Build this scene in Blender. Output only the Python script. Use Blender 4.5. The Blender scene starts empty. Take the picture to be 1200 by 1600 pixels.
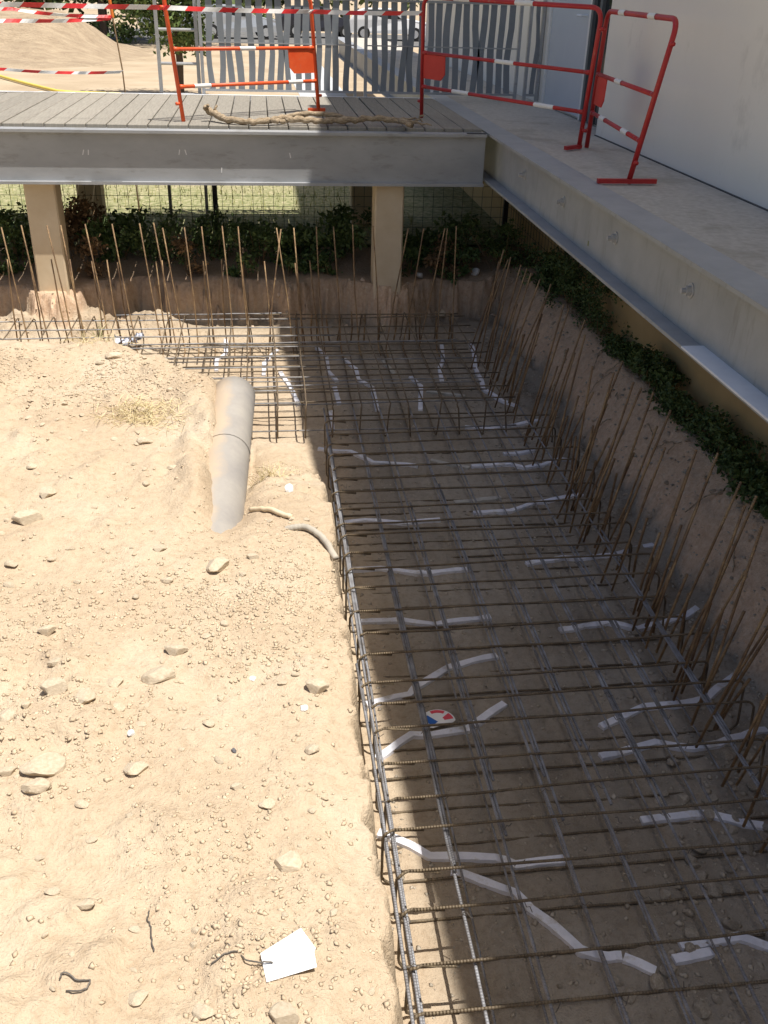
import bpy, math, random
import numpy as np
from mathutils import Vector, Matrix
R = math.radians
random.seed(7)
RNG = np.random.default_rng(11)
scn = bpy.context.scene
COL = scn.collection

# ------------------------------------------------------------------ camera, sky, sun, exposure
cam = bpy.data.cameras.new('camera')
cam.sensor_fit = 'VERTICAL'; cam.sensor_height = 32.0
cam.lens = 32.0 * 1482.57 / 1600.0
cam.clip_start = 0.05; cam.clip_end = 2000
camo = bpy.data.objects.new('camera', cam); COL.objects.link(camo)
_r = Vector((0.99276488, -0.11723402, 0.02596308)); _u = Vector((0.03384426, 0.48065948, 0.87625398)); _f = Vector((0.11520618, 0.86903547, -0.48114955))
m = Matrix((_r, _u, -_f)).transposed().to_4x4()
m.translation = Vector((0, 0, 1.9)); camo.matrix_world = m
scn.camera = camo

SUN = Vector((0.225, -0.170, 1.0)).normalized()          # towards the sun
world = bpy.data.worlds.new('World'); scn.world = world; world.use_nodes = True
wn = world.node_tree.nodes; wl = world.node_tree.links
sky = wn.new('ShaderNodeTexSky'); sky.sky_type = 'NISHITA'; sky.sun_disc = False
sky.sun_elevation = math.asin(SUN.z); sky.sun_rotation = math.atan2(SUN.x, SUN.y)
sky.dust_density = 3.2; sky.ozone_density = 1.0; sky.air_density = 1.0
wn['Background'].inputs['Strength'].default_value = 0.071
wl.new(sky.outputs[0], wn['Background'].inputs['Color'])
sl = bpy.data.lights.new('sun', 'SUN'); sl.energy = 4.6; sl.angle = R(0.32); sl.color = (1.0, 0.95, 0.87)
so = bpy.data.objects.new('sun', sl); COL.objects.link(so); so.location = (6, -6, 20)
so.rotation_euler = SUN.to_track_quat('Z', 'Y').to_euler()
scn.view_settings.view_transform = 'Standard'; scn.view_settings.look = 'None'
scn.view_settings.exposure = 0.50; scn.view_settings.gamma = 1.0; scn.view_settings.use_curve_mapping = False
scn.render.engine = 'CYCLES'
scn.cycles.max_bounces = 6; scn.cycles.diffuse_bounces = 4; scn.cycles.glossy_bounces = 2

# ------------------------------------------------------------------ materials
def nodes_of(name):
    mt = bpy.data.materials.new(name); mt.use_nodes = True
    nt = mt.node_tree; b = nt.nodes['Principled BSDF']
    return mt, nt, b
def N(nt, t, **kw):
    n = nt.nodes.new(t)
    for k, v in kw.items():
        if k in n.inputs.keys(): n.inputs[k].default_value = v
        else: setattr(n, k, v)
    return n
def ramp(nt, fac, stops):
    r = nt.nodes.new('ShaderNodeValToRGB')
    el = r.color_ramp.elements
    while len(el) < len(stops): el.new(0.5)
    for e, (p, c) in zip(el, stops): e.position = p; e.color = (*c, 1) if len(c) == 3 else c
    nt.links.new(fac, r.inputs[0]); return r.outputs[0]
def mixc(nt, fac, a, b, mode='MIX'):
    x = nt.nodes.new('ShaderNodeMix'); x.data_type = 'RGBA'; x.blend_type = mode
    for s, v in ((0, fac), (6, a), (7, b)):
        if hasattr(v, 'is_linked'): nt.links.new(v, x.inputs[s])
        else: x.inputs[s].default_value = v if s == 0 else (*v, 1)
    return x.outputs[2]
def bump(nt, b, h, strength, dist, prev=None):
    bn = nt.nodes.new('ShaderNodeBump'); bn.inputs['Strength'].default_value = strength; bn.inputs['Distance'].default_value = dist
    nt.links.new(h, bn.inputs['Height'])
    if prev: nt.links.new(prev, bn.inputs['Normal'])
    nt.links.new(bn.outputs[0], b.inputs['Normal']); return bn.outputs[0]
def coords(nt, kind='Object', scale=None):
    tc = nt.nodes.new('ShaderNodeTexCoord').outputs[kind]
    if scale:
        mp = nt.nodes.new('ShaderNodeMapping'); mp.inputs['Scale'].default_value = scale
        nt.links.new(tc, mp.inputs[0]); return mp.outputs[0]
    return tc
def simple(name, c1, c2, scale=8, rough=0.7, metal=0.0, bs=0.15, bd=0.004, detail=4, stretch=None, rnd=0.0, fine=None, stain=None):
    """two-tone mottled procedural material with fine relief"""
    mt, nt, b = nodes_of(name)
    co = coords(nt, 'Object', stretch)
    n = N(nt, 'ShaderNodeTexNoise', Scale=scale, Detail=detail, Roughness=0.62); nt.links.new(co, n.inputs['Vector'])
    col = ramp(nt, n.outputs[0], [(0.3, c1), (0.7, c2)])
    if stain:
        amt, ssc, smap, thr, sc_ = stain
        n9 = N(nt, 'ShaderNodeTexNoise', Scale=ssc, Detail=5, Roughness=0.7); nt.links.new(coords(nt, 'Object', smap), n9.inputs['Vector'])
        fac = ramp(nt, n9.outputs[0], [(thr, (0, 0, 0)), (thr + 0.12, (amt, amt, amt))])
        col = mixc(nt, fac, col, sc_)
    if rnd:
        oi = nt.nodes.new('ShaderNodeObjectInfo')
        hv = N(nt, 'ShaderNodeHueSaturation'); mr = N(nt, 'ShaderNodeMapRange'); mr.inputs[3].default_value = 1 - rnd; mr.inputs[4].default_value = 1 + rnd
        nt.links.new(oi.outputs['Random'], mr.inputs[0]); nt.links.new(mr.outputs[0], hv.inputs['Value']); nt.links.new(col, hv.inputs['Color']); col = hv.outputs[0]
    nt.links.new(col, b.inputs['Base Color'])
    b.inputs['Roughness'].default_value = rough; b.inputs['Metallic'].default_value = metal
    if bs:
        n2 = N(nt, 'ShaderNodeTexNoise', Scale=fine or scale * 6, Detail=2); nt.links.new(co, n2.inputs['Vector'])
        bump(nt, b, n2.outputs[0], bs, bd)
    return mt

def dirt_material():
    mt, nt, b = nodes_of('site_dirt')
    co = coords(nt, 'Object')
    zone = nt.nodes.new('ShaderNodeAttribute'); zone.attribute_name = 'zone'
    n1 = N(nt, 'ShaderNodeTexNoise', Scale=1.6, Detail=5, Roughness=0.6); nt.links.new(co, n1.inputs['Vector'])
    n2 = N(nt, 'ShaderNodeTexNoise', Scale=34, Detail=4, Roughness=0.72); nt.links.new(co, n2.inputs['Vector'])
    n3 = N(nt, 'ShaderNodeTexNoise', Scale=150, Detail=2, Roughness=0.7); nt.links.new(co, n3.inputs['Vector'])
    v = N(nt, 'ShaderNodeTexVoronoi', Scale=62); v.feature = 'DISTANCE_TO_EDGE'; nt.links.new(co, v.inputs['Vector'])
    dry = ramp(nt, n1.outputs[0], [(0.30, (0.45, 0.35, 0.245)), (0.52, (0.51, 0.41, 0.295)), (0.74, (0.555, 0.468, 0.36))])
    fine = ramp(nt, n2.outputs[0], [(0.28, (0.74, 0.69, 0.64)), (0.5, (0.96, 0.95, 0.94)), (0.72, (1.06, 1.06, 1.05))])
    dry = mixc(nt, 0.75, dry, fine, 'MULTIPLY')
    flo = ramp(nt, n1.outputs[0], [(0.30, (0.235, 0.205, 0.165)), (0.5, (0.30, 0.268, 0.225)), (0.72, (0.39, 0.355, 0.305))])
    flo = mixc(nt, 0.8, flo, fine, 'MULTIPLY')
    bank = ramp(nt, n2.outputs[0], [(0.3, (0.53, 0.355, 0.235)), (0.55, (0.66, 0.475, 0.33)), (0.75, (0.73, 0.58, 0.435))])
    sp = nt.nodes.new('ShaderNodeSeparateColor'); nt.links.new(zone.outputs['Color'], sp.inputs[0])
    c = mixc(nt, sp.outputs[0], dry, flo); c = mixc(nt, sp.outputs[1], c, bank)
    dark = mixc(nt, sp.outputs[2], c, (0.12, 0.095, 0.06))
    nt.links.new(dark, b.inputs['Base Color']); b.inputs['Roughness'].default_value = 0.95
    b.inputs['Specular IOR Level'].default_value = 0.15
    p = bump(nt, b, n2.outputs[0], 0.6, 0.014)
    p = bump(nt, b, v.outputs['Distance'], 0.35, 0.010, p)
    bump(nt, b, n3.outputs[0], 0.7, 0.005, p)
    return mt

def ground_material():
    mt, nt, b = nodes_of('open_ground')
    co = coords(nt, 'Object')
    n1 = N(nt, 'ShaderNodeTexNoise', Scale=0.5, Detail=5, Roughness=0.65); nt.links.new(co, n1.inputs['Vector'])
    n2 = N(nt, 'ShaderNodeTexNoise', Scale=14, Detail=4, Roughness=0.7); nt.links.new(co, n2.inputs['Vector'])
    sand = ramp(nt, n1.outputs[0], [(0.3, (0.34, 0.26, 0.17)), (0.5, (0.42, 0.33, 0.225)), (0.7, (0.48, 0.395, 0.285))])
    gr = ramp(nt, n2.outputs[0], [(0.3, (0.10, 0.125, 0.04)), (0.5, (0.26, 0.26, 0.125)), (0.7, (0.46, 0.40, 0.26))])
    sx = nt.nodes.new('ShaderNodeSeparateXYZ'); nt.links.new(co, sx.inputs[0])
    mr = N(nt, 'ShaderNodeMapRange'); mr.inputs[1].default_value = 16; mr.inputs[2].default_value = 21; mr.clamp = True
    ad = N(nt, 'ShaderNodeMath'); ad.operation = 'MULTIPLY_ADD'; ad.inputs[1].default_value = 8.0
    nt.links.new(n1.outputs[0], ad.inputs[0]); nt.links.new(sx.outputs[1], ad.inputs[2]); nt.links.new(ad.outputs[0], mr.inputs[0])
    c = mixc(nt, mr.outputs[0], gr, sand)
    nt.links.new(c, b.inputs['Base Color']); b.inputs['Roughness'].default_value = 0.95
    bump(nt, b, n2.outputs[0], 0.5, 0.03)
    return mt

def rebar_material(name, c1, c2, c3, axis):
    mt, nt, b = nodes_of(name)
    co = coords(nt, 'Object')
    n = N(nt, 'ShaderNodeTexNoise', Scale=9, Detail=3, Roughness=0.7); nt.links.new(co, n.inputs['Vector'])
    c = ramp(nt, n.outputs[0], [(0.32, c1), (0.5, c2), (0.68, c3)])
    nt.links.new(c, b.inputs['Base Color']); b.inputs['Roughness'].default_value = 0.62; b.inputs['Metallic'].default_value = 0.25
    w = N(nt, 'ShaderNodeTexWave', Scale=32.0); w.bands_direction = axis; nt.links.new(co, w.inputs['Vector'])
    bump(nt, b, w.outputs['Fac'], 0.6, 0.003)
    return mt

M = {}
M['dirt'] = dirt_material()
M['ground'] = ground_material()
M['stone'] = simple('stone', (0.46, 0.37, 0.26), (0.62, 0.53, 0.40), 9, 0.9, bs=0.5, bd=0.006, rnd=0.08)
M['stone_grey'] = simple('trench_stone', (0.25, 0.215, 0.17), (0.42, 0.37, 0.30), 9, 0.9, bs=0.5, bd=0.006, rnd=0.18)
M['stone_dark'] = simple('dark_stone', (0.10, 0.10, 0.11), (0.18, 0.18, 0.19), 9, 0.9, bs=0.4)
M['stone_white'] = simple('white_stone', (0.62, 0.60, 0.57), (0.80, 0.79, 0.77), 12, 0.85, bs=0.5)
M['gravel'] = simple('gravel', (0.43, 0.335, 0.225), (0.61, 0.50, 0.36), 14, 0.95, bs=0.4, bd=0.003)
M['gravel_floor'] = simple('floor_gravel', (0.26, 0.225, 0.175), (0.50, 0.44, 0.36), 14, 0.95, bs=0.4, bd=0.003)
M['concrete'] = simple('walkway_concrete', (0.40, 0.37, 0.325), (0.53, 0.50, 0.45), 26, 0.9, bs=0.45, bd=0.004, fine=160, stain=(0.5, 3, None, 0.52, (0.30, 0.27, 0.22)))
M['post'] = simple('post_concrete', (0.62, 0.49, 0.32), (0.72, 0.60, 0.43), 4, 0.85, bs=0.25, bd=0.004)
M['foundation'] = simple('foundation_render', (0.42, 0.29, 0.13), (0.52, 0.37, 0.18), 2, 0.9, bs=0.2, bd=0.003, fine=90)
M['render'] = simple('white_render', (0.82, 0.785, 0.725), (0.86, 0.825, 0.765), 1.2, 0.85, bs=0.2, bd=0.003, fine=120, detail=6, stain=(0.30, 2.2, (1, 1, 0.7), 0.60, (0.42, 0.40, 0.36)))
M['galv'] = simple('galvanised_beam', (0.335, 0.345, 0.36), (0.425, 0.435, 0.45), 2.2, 0.5, 0.25, bs=0.1, bd=0.003, fine=40, stretch=(1, 1, 2), stain=(0.45, 5, (1, 1, 3.5), 0.55, (0.24, 0.235, 0.22)))
M['galv_green'] = simple('weathered_galvanised_web', (0.34, 0.35, 0.35), (0.44, 0.45, 0.45), 3, 0.6, 0.15, bs=0.1, bd=0.003, fine=40, stain=(0.5, 4, (1, 3, 0.6), 0.54, (0.27, 0.265, 0.24)))
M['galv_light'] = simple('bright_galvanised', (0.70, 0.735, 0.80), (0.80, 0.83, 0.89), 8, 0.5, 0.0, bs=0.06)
M['steel'] = simple('tube_steel', (0.36, 0.36, 0.36), (0.50, 0.50, 0.50), 12, 0.45, 0.5, bs=0.05)
M['slat'] = simple('slat_grey', (0.20, 0.22, 0.245), (0.25, 0.27, 0.295), 4, 0.6, bs=0.06, rnd=0.06)
M['plank'] = simple('deck_board', (0.215, 0.195, 0.165), (0.32, 0.295, 0.25), 6, 0.85, bs=0.35, bd=0.003, stretch=(14, 1, 1), rnd=0.10)
M['red'] = simple('barrier_red', (0.40, 0.018, 0.02), (0.50, 0.028, 0.027), 8, 0.42, bs=0.04, rnd=0.03, stain=(0.8, 26, None, 0.62, (0.42, 0.27, 0.20)))
M['orange'] = simple('faded_barrier_orange', (0.74, 0.085, 0.02), (0.82, 0.13, 0.035), 8, 0.45, bs=0.04, stain=(0.8, 26, None, 0.62, (0.42, 0.27, 0.20)))
M['plate_red'] = simple('sign_plate_red', (0.58, 0.03, 0.02), (0.66, 0.045, 0.03), 5, 0.5, bs=0.03)
M['white_paint'] = simple('white_band', (0.74, 0.74, 0.73), (0.82, 0.82, 0.81), 20, 0.5, bs=0.03)
M['tape_red'] = simple('tape_red', (0.66, 0.03, 0.035), (0.74, 0.05, 0.05), 20, 0.45, bs=0.1)
M['tape_white'] = simple('tape_white', (0.76, 0.75, 0.74), (0.85, 0.85, 0.84), 20, 0.45, bs=0.1)
M['spacer'] = simple('spacer_white', (0.62, 0.63, 0.70), (0.78, 0.79, 0.86), 22, 0.6, bs=0.25, rnd=0.08, stain=(0.7, 11, None, 0.54, (0.42, 0.38, 0.32)))
M['spacer_dull'] = simple('dusty_spacer', (0.36, 0.34, 0.30), (0.52, 0.50, 0.46), 22, 0.85, bs=0.3)
M['stirrup'] = rebar_material('stirrup_rust', (0.095, 0.072, 0.048), (0.155, 0.12, 0.08), (0.25, 0.195, 0.125), 'X')
M['stirrup_y'] = rebar_material('stirrup_rust_crosswise', (0.095, 0.072, 0.048), (0.155, 0.115, 0.075), (0.25, 0.19, 0.12), 'Y')
M['bar_y'] = rebar_material('mill_steel_lengthwise', (0.15, 0.14, 0.135), (0.22, 0.22, 0.235), (0.31, 0.32, 0.35), 'Y')
M['bar_x'] = rebar_material('mill_steel_crosswise', (0.18, 0.165, 0.15), (0.27, 0.265, 0.265), (0.38, 0.38, 0.39), 'X')
M['starter'] = rebar_material('starter_rust', (0.15, 0.09, 0.05), (0.26, 0.165, 0.085), (0.42, 0.285, 0.145), 'Z')
M['wire'] = simple('tie_wire', (0.10, 0.09, 0.08), (0.17, 0.15, 0.13), 30, 0.6, 0.3, bs=0)
M['pvc'] = simple('dusty_grey_pipe', (0.25, 0.26, 0.28), (0.47, 0.43, 0.37), 3.5, 0.7, bs=0.15, bd=0.004, detail=5)
def dusty_pipe():
    mt, nt, b = nodes_of('dusty_grey_pipe')
    co = coords(nt, 'Object')
    n = N(nt, 'ShaderNodeTexNoise', Scale=5, Detail=5, Roughness=0.7); nt.links.new(co, n.inputs['Vector'])
    base = ramp(nt, n.outputs[0], [(0.3, (0.20, 0.21, 0.225)), (0.7, (0.33, 0.325, 0.31))])
    sx = nt.nodes.new('ShaderNodeSeparateXYZ'); nt.links.new(coords(nt, 'Normal'), sx.inputs[0])
    ad = N(nt, 'ShaderNodeMath'); ad.operation = 'MULTIPLY_ADD'; ad.inputs[1].default_value = 1.6
    nt.links.new(n.outputs[0], ad.inputs[0]); nt.links.new(sx.outputs[0], ad.inputs[2])
    f = ramp(nt, ad.outputs[0], [(0.55, (0.95, 0.95, 0.95)), (1.0, (0.25, 0.25, 0.25))])
    nt.links.new(mixc(nt, f, base, (0.47, 0.375, 0.275)), b.inputs['Base Color']); b.inputs['Roughness'].default_value = 0.75
    bump(nt, b, n.outputs[0], 0.2, 0.006); return mt
M['pvc'] = dusty_pipe()
M['hose'] = simple('dusty_grey_hose', (0.34, 0.31, 0.26), (0.50, 0.45, 0.37), 14, 0.85, bs=0.3)
M['yellow'] = simple('yellow_conduit', (0.72, 0.55, 0.08), (0.80, 0.64, 0.14), 10, 0.5, bs=0)
M['paper'] = simple('white_card', (0.80, 0.80, 0.80), (0.86, 0.86, 0.86), 6, 0.7, bs=0.08)
M['st_red'] = simple('sticker_red', (0.72, 0.06, 0.09), (0.76, 0.08, 0.11), 9, 0.5, bs=0)
M['st_blue'] = simple('sticker_blue', (0.01, 0.10, 0.42), (0.015, 0.13, 0.48), 9, 0.5, bs=0)
M['bark'] = simple('dry_branch_bark', (0.19, 0.125, 0.07), (0.60, 0.48, 0.33), 26, 0.9, bs=0.7, bd=0.01, stretch=(1, 4, 4))
M['trunk'] = simple('tree_bark', (0.07, 0.05, 0.035), (0.14, 0.10, 0.07), 14, 0.9, bs=0.6, bd=0.02, stretch=(4, 4, 1))
M['leaf'] = simple('tree_leaf', (0.07, 0.12, 0.025), (0.14, 0.20, 0.05), 3, 0.6, bs=0)
M['leaf_far'] = simple('far_tree_leaf', (0.055, 0.085, 0.02), (0.12, 0.16, 0.045), 1.4, 0.7, bs=0)
M['leaf_dark'] = simple('weed_leaf', (0.03, 0.06, 0.015), (0.125, 0.185, 0.05), 13, 0.6, bs=0)
M['leaf_brown'] = simple('dead_weed_leaf', (0.13, 0.075, 0.035), (0.24, 0.15, 0.07), 7, 0.85, bs=0)
M['straw'] = simple('dry_grass', (0.55, 0.45, 0.25), (0.72, 0.62, 0.38), 9, 0.85, bs=0)
M['grass'] = simple('grass_blade', (0.12, 0.17, 0.04), (0.42, 0.38, 0.16), 2.5, 0.8, bs=0)
M['black'] = simple('black_metal', (0.015, 0.015, 0.017), (0.03, 0.03, 0.033), 9, 0.6, bs=0)
M['mesh_green'] = simple('mesh_wire', (0.03, 0.045, 0.03), (0.06, 0.075, 0.05), 9, 0.6, bs=0)
M['door'] = simple('door_blue_grey', (0.55, 0.59, 0.65), (0.60, 0.64, 0.70), 1.5, 0.5, bs=0.03)
M['dark_frame'] = simple('door_frame_dark', (0.10, 0.115, 0.13), (0.13, 0.145, 0.16), 4, 0.5, bs=0)
M['pavement'] = simple('pale_pavement', (0.42, 0.43, 0.44), (0.50, 0.505, 0.51), 1.5, 0.85, bs=0.1)
M['asphalt'] = simple('car_park_asphalt', (0.10, 0.10, 0.10), (0.17, 0.165, 0.155), 2, 0.9, bs=0.2)
M['car_silver'] = simple('silver_car_paint', (0.50, 0.53, 0.57), (0.55, 0.58, 0.62), 1, 0.3, 0.4, bs=0)
M['car_white'] = simple('white_car_paint', (0.76, 0.76, 0.76), (0.80, 0.80, 0.80), 1, 0.3, bs=0)
M['car_dark'] = simple('dark_car_paint', (0.03, 0.03, 0.04), (0.05, 0.05, 0.06), 1, 0.3, 0.3, bs=0)
M['glass'] = simple('car_glass', (0.02, 0.025, 0.03), (0.03, 0.035, 0.04), 1, 0.08, bs=0)
M['tyre'] = simple('tyre', (0.02, 0.02, 0.02), (0.035, 0.035, 0.035), 9, 0.9, bs=0)
M['rag'] = simple('blue_white_rag', (0.30, 0.36, 0.55), (0.66, 0.66, 0.68), 18, 0.8, bs=0.5)
M['chalk'] = simple('chalk', (0.72, 0.72, 0.72), (0.80, 0.80, 0.80), 30, 0.9, bs=0)
M['smear'] = simple('dark_smear', (0.05, 0.05, 0.05), (0.12, 0.12, 0.12), 30, 0.8, bs=0)
M['flange_blue'] = simple('blue_grey_flange', (0.33, 0.345, 0.37), (0.40, 0.415, 0.44), 6, 0.55, 0.3, bs=0.08, fine=50)
M['zinc'] = simple('zinc_bolt', (0.40, 0.40, 0.40), (0.55, 0.55, 0.55), 30, 0.5, 0.0, bs=0)
M['cap'] = simple('orange_cap', (0.80, 0.20, 0.03), (0.85, 0.25, 0.05), 9, 0.5, bs=0)

# ------------------------------------------------------------------ mesh helpers
class MB:
    def __init__(s): s.v = []; s.f = []; s.mi = []
    def add(s, vs, fs, mi=0):
        o = len(s.v); s.v.extend(vs); s.f.extend([tuple(i + o for i in f) for f in fs]); s.mi.extend([mi] * len(fs)); return s
    def box(s, lo, hi, mi=0):
        x0, y0, z0 = lo; x1, y1, z1 = hi
        return s.add([(x0,y0,z0),(x1,y0,z0),(x1,y1,z0),(x0,y1,z0),(x0,y0,z1),(x1,y0,z1),(x1,y1,z1),(x0,y1,z1)],
                     [(0,3,2,1),(4,5,6,7),(0,1,5,4),(1,2,6,5),(2,3,7,6),(3,0,4,7)], mi)
    def bbox(s, lo, hi, c=0.004, mi=0):
        """box with chamfered vertical and top edges"""
        x0, y0, z0 = lo; x1, y1, z1 = hi
        def ring(d, z): return [(x0+d,y0,z),(x1-d,y0,z),(x1,y0+d,z),(x1,y1-d,z),(x1-d,y1,z),(x0+d,y1,z),(x0,y1-d,z),(x0,y0+d,z)]
        top = [(x0+c,y0+c,z1),(x1-c,y0+c,z1),(x1-c,y0+c,z1),(x1-c,y1-c,z1),(x1-c,y1-c,z1),(x0+c,y1-c,z1),(x0+c,y1-c,z1),(x0+c,y0+c,z1)]
        vs = ring(c, z0) + ring(c, z1 - c) + top
        fs = [(i, (i+1) % 8, (i+1) % 8 + 8, i + 8) for i in range(8)] + [(i+8, (i+1) % 8 + 8, (i+1) % 8 + 16, i + 16) for i in range(8)]
        fs += [tuple(range(16, 24)), tuple(range(7, -1, -1))]
        return s.add(vs, fs, mi)
    def tube(s, path, r, n=6, mi=0, cap=True):
        P = [Vector(p) for p in path]; k = len(P)
        rr = r if isinstance(r, (list, tuple)) else [r] * k
        t0 = (P[1] - P[0]).normalized()
        a = Vector((0, 0, 1)) if abs(t0.z) < 0.9 else Vector((1, 0, 0))
        u = t0.cross(a).normalized(); vs = []
        for i in range(k):
            t = (P[min(i+1, k-1)] - P[max(i-1, 0)])
            if t.length < 1e-9: t = t0
            t = t.normalized(); u = (u - t * u.dot(t)); u = u.normalized() if u.length > 1e-6 else t.orthogonal().normalized()
            w = t.cross(u)
            for j in range(n):
                an = 2 * math.pi * j / n; vs.append(tuple(P[i] + (u * math.cos(an) + w * math.sin(an)) * rr[i]))
        fs = [(i*n+j, i*n+(j+1) % n, (i+1)*n+(j+1) % n, (i+1)*n+j) for i in range(k-1) for j in range(n)]
        if cap: fs += [tuple(range(n-1, -1, -1)), tuple(range((k-1)*n, k*n))]
        return s.add(vs, fs, mi)
    def prism(s, poly, axis, a, b, mi=0):
        """extrude a 2-D polygon along axis (0,1,2) from a to b"""
        def p3(q, d):
            l = list(q); l.insert(axis, d); return tuple(l)
        n = len(poly); vs = [p3(q, a) for q in poly] + [p3(q, b) for q in poly]
        fs = [(i, (i+1) % n, (i+1) % n + n, i + n) for i in range(n)] + [tuple(range(n-1, -1, -1)), tuple(range(n, 2*n))]
        return s.add(vs, fs, mi)
    def mesh(s, name, mats, smooth=False):
        me = bpy.data.meshes.new(name); me.from_pydata(s.v, [], s.f)
        for mm in (mats if isinstance(mats, (list, tuple)) else [mats]): me.materials.append(M[mm])
        if any(s.mi): me.polygons.foreach_set('material_index', s.mi)
        if smooth: me.polygons.foreach_set('use_smooth', [True] * len(me.polygons))
        me.update(); return me
    def build(s, name, mats, parent=None, smooth=False):
        return put(name, s.mesh(name, mats, smooth), parent)

def put(name, me, parent=None, loc=None, rot=None, scale=None):
    o = bpy.data.objects.new(name, me); COL.objects.link(o)
    if parent: o.parent = parent
    if loc is not None: o.location = loc
    if rot is not None: o.rotation_euler = rot
    if scale is not None: o.scale = scale
    return o
def fixn(me):
    import bmesh
    bm = bmesh.new(); bm.from_mesh(me); bmesh.ops.recalc_face_normals(bm, faces=bm.faces); bm.to_mesh(me); bm.free(); return me
def tag(o, label, cat, group=None):
    o['label'] = label; o['category'] = cat
    if group: o['group'] = group
    return o
def struct(o): o['kind'] = 'structure'; return o
def empty(name, loc=(0, 0, 0)):
    o = bpy.data.objects.new(name, None); o.empty_display_size = 0.1; COL.objects.link(o); o.location = loc; return o

# ------------------------------------------------------------------ noise
def _hash(ix, iy, seed):
    h = (ix.astype(np.int64) * 374761393 + iy.astype(np.int64) * 668265263 + seed * 1442695041) & 0xffffffff
    h = ((h ^ (h >> 13)) * 1274126177) & 0xffffffff
    return ((h ^ (h >> 16)) & 0xffff) / 65535.0
def vnoise(x, y, seed=0):
    ix = np.floor(x); iy = np.floor(y); fx = x - ix; fy = y - iy
    fx = fx*fx*(3-2*fx); fy = fy*fy*(3-2*fy)
    a = _hash(ix, iy, seed); b = _hash(ix+1, iy, seed); c = _hash(ix, iy+1, seed); d = _hash(ix+1, iy+1, seed)
    return (a*(1-fx)+b*fx)*(1-fy) + (c*(1-fx)+d*fx)*fy - 0.5
def fbm(x, y, s, octs=4, seed=0):
    t = 0; a = 1.0
    for i in range(octs):
        t = t + a * vnoise(x / s + 17.3*i, y / s - 9.1*i, seed + i); s *= 0.5; a *= 0.52
    return t
def sst(a, b, x):
    t = np.clip((x - a) / (b - a), 0, 1); return t*t*(3-2*t)

# ------------------------------------------------------------------ the excavated ground
Z_FLOOR, Z_BANK, Z_DECK = -0.80, -0.345, 0.875
def terrain(X, Y):
    X = np.asarray(X, float); Y = np.asarray(Y, float)
    nb = fbm(X, Y, 0.9, 4, 3); nm = fbm(X, Y, 0.22, 4, 21); ns = fbm(X, Y, 0.055, 3, 41)
    zp = 0.035 * nb + 0.020 * nm + 0.010 * ns
    lump = np.clip(fbm(X, Y, 0.13, 3, 77) - 0.10, 0, 1) * sst(-0.25, 0.15, fbm(X, Y, 0.8, 2, 91))
    zp = zp + 0.075 * lump
    zp = zp - 0.03 * sst(0.05, 0.24, X)                      # rounded lip
    ramp_ = sst(3.25, 5.75, Y) * sst(-0.30, -0.12, X)
    z = zp - (0.74 * ramp_)
    # the dirt heaped against the pipe
    z = z + (0.075 + 0.10 * nm) * np.exp(-((X + 0.34) / 0.105) ** 2) * sst(3.2, 3.8, Y) * (1 - sst(4.7, 5.1, Y))
    z = z - 0.09 * np.exp(-((X + 0.19) / 0.09) ** 2) * sst(3.2, 3.65, Y)
    ye = np.interp(X, [-7, -1.56, -1.02, -0.62, -0.42, -0.30, -0.1], [5.65, 5.60, 5.62, 5.38, 5.05, 5.0, 5.55]) + 0.10 * nm + 0.05 * ns
    z = z + 0.05 * np.exp(-((Y - ye + 0.25) / 0.22) ** 2) * (1 - sst(-0.5, -0.2, X))
    f1 = sst(0.0, 0.50, Y - ye)
    xe = 0.228 + 0.022 * nm + 0.028 * ns + 0.02 * nb
    f2 = sst(0.0, 0.075, X - xe)
    zf = Z_FLOOR + 0.012 * nb + 0.012 * nm + 0.008 * ns
    heap = 0.15 * np.exp(-((Y - 8.28) / 0.26) ** 2) * sst(-2.9, -1.9, X) * (1 - sst(-1.05, -0.55, X)) * (1 + 1.0 * nm + 0.5 * ns)
    heap = heap + 0.10 * np.exp(-((Y - 7.2) / 0.45) ** 2) * (1 - sst(-1.3, -0.9, X)) * (1 + 1.5 * nm)
    zf = zf + heap + 0.05 * sst(1.60, 2.1, X) * (1 + 2.0 * nm)
    f = np.maximum(f1, f2)
    z = z * (1 - f) + zf * f
    bf = 8.50 - 0.31 * np.exp(-((X - 1.07) / 0.30) ** 2) - 0.31 * np.exp(-((X + 1.815) / 0.30) ** 2)
    b1 = sst(0.0, 0.13, Y - (bf + 0.15 * nm + 0.05 * nb + 0.13 * ns))
    b2 = np.clip((X - (2.12 + 0.06 * nb + 0.07 * nm + 0.05 * ns)) / 0.29, 0, 1); b2 = b2 ** 0.7
    cav = 0.09 * nm + 0.10 * ns + 0.03 * nb
    zb = Z_BANK + 0.05 * nb + 0.03 * nm - 0.075 * sst(8.0, 8.4, Y) * (1 - sst(1.9, 2.3, X)) * (1 - sst(8.8, 9.2, Y))
    b = np.maximum(b1, b2)
    z = np.where(b > 0, np.maximum(z, z * (1 - b) + zb * b) + cav * 4 * b * (1 - b), z)
    z = np.where((X > 1.9) | (Y > 8.0), z, z)
    out = sst(-5.0, -6.8, X) if False else (1 - sst(-6.9, -5.6, X))
    z = z * (1 - out) + (-0.352) * out
    be = 1 - sst(-2.9, -2.0, Y); z = z * (1 - be) + (-0.352) * be
    en = sst(9.2, 9.55, Y); z = z * (1 - en) + (-0.352) * en
    return z, f, b
def H(x, y): return float(terrain(np.array([x]), np.array([y]))[0][0])

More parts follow.
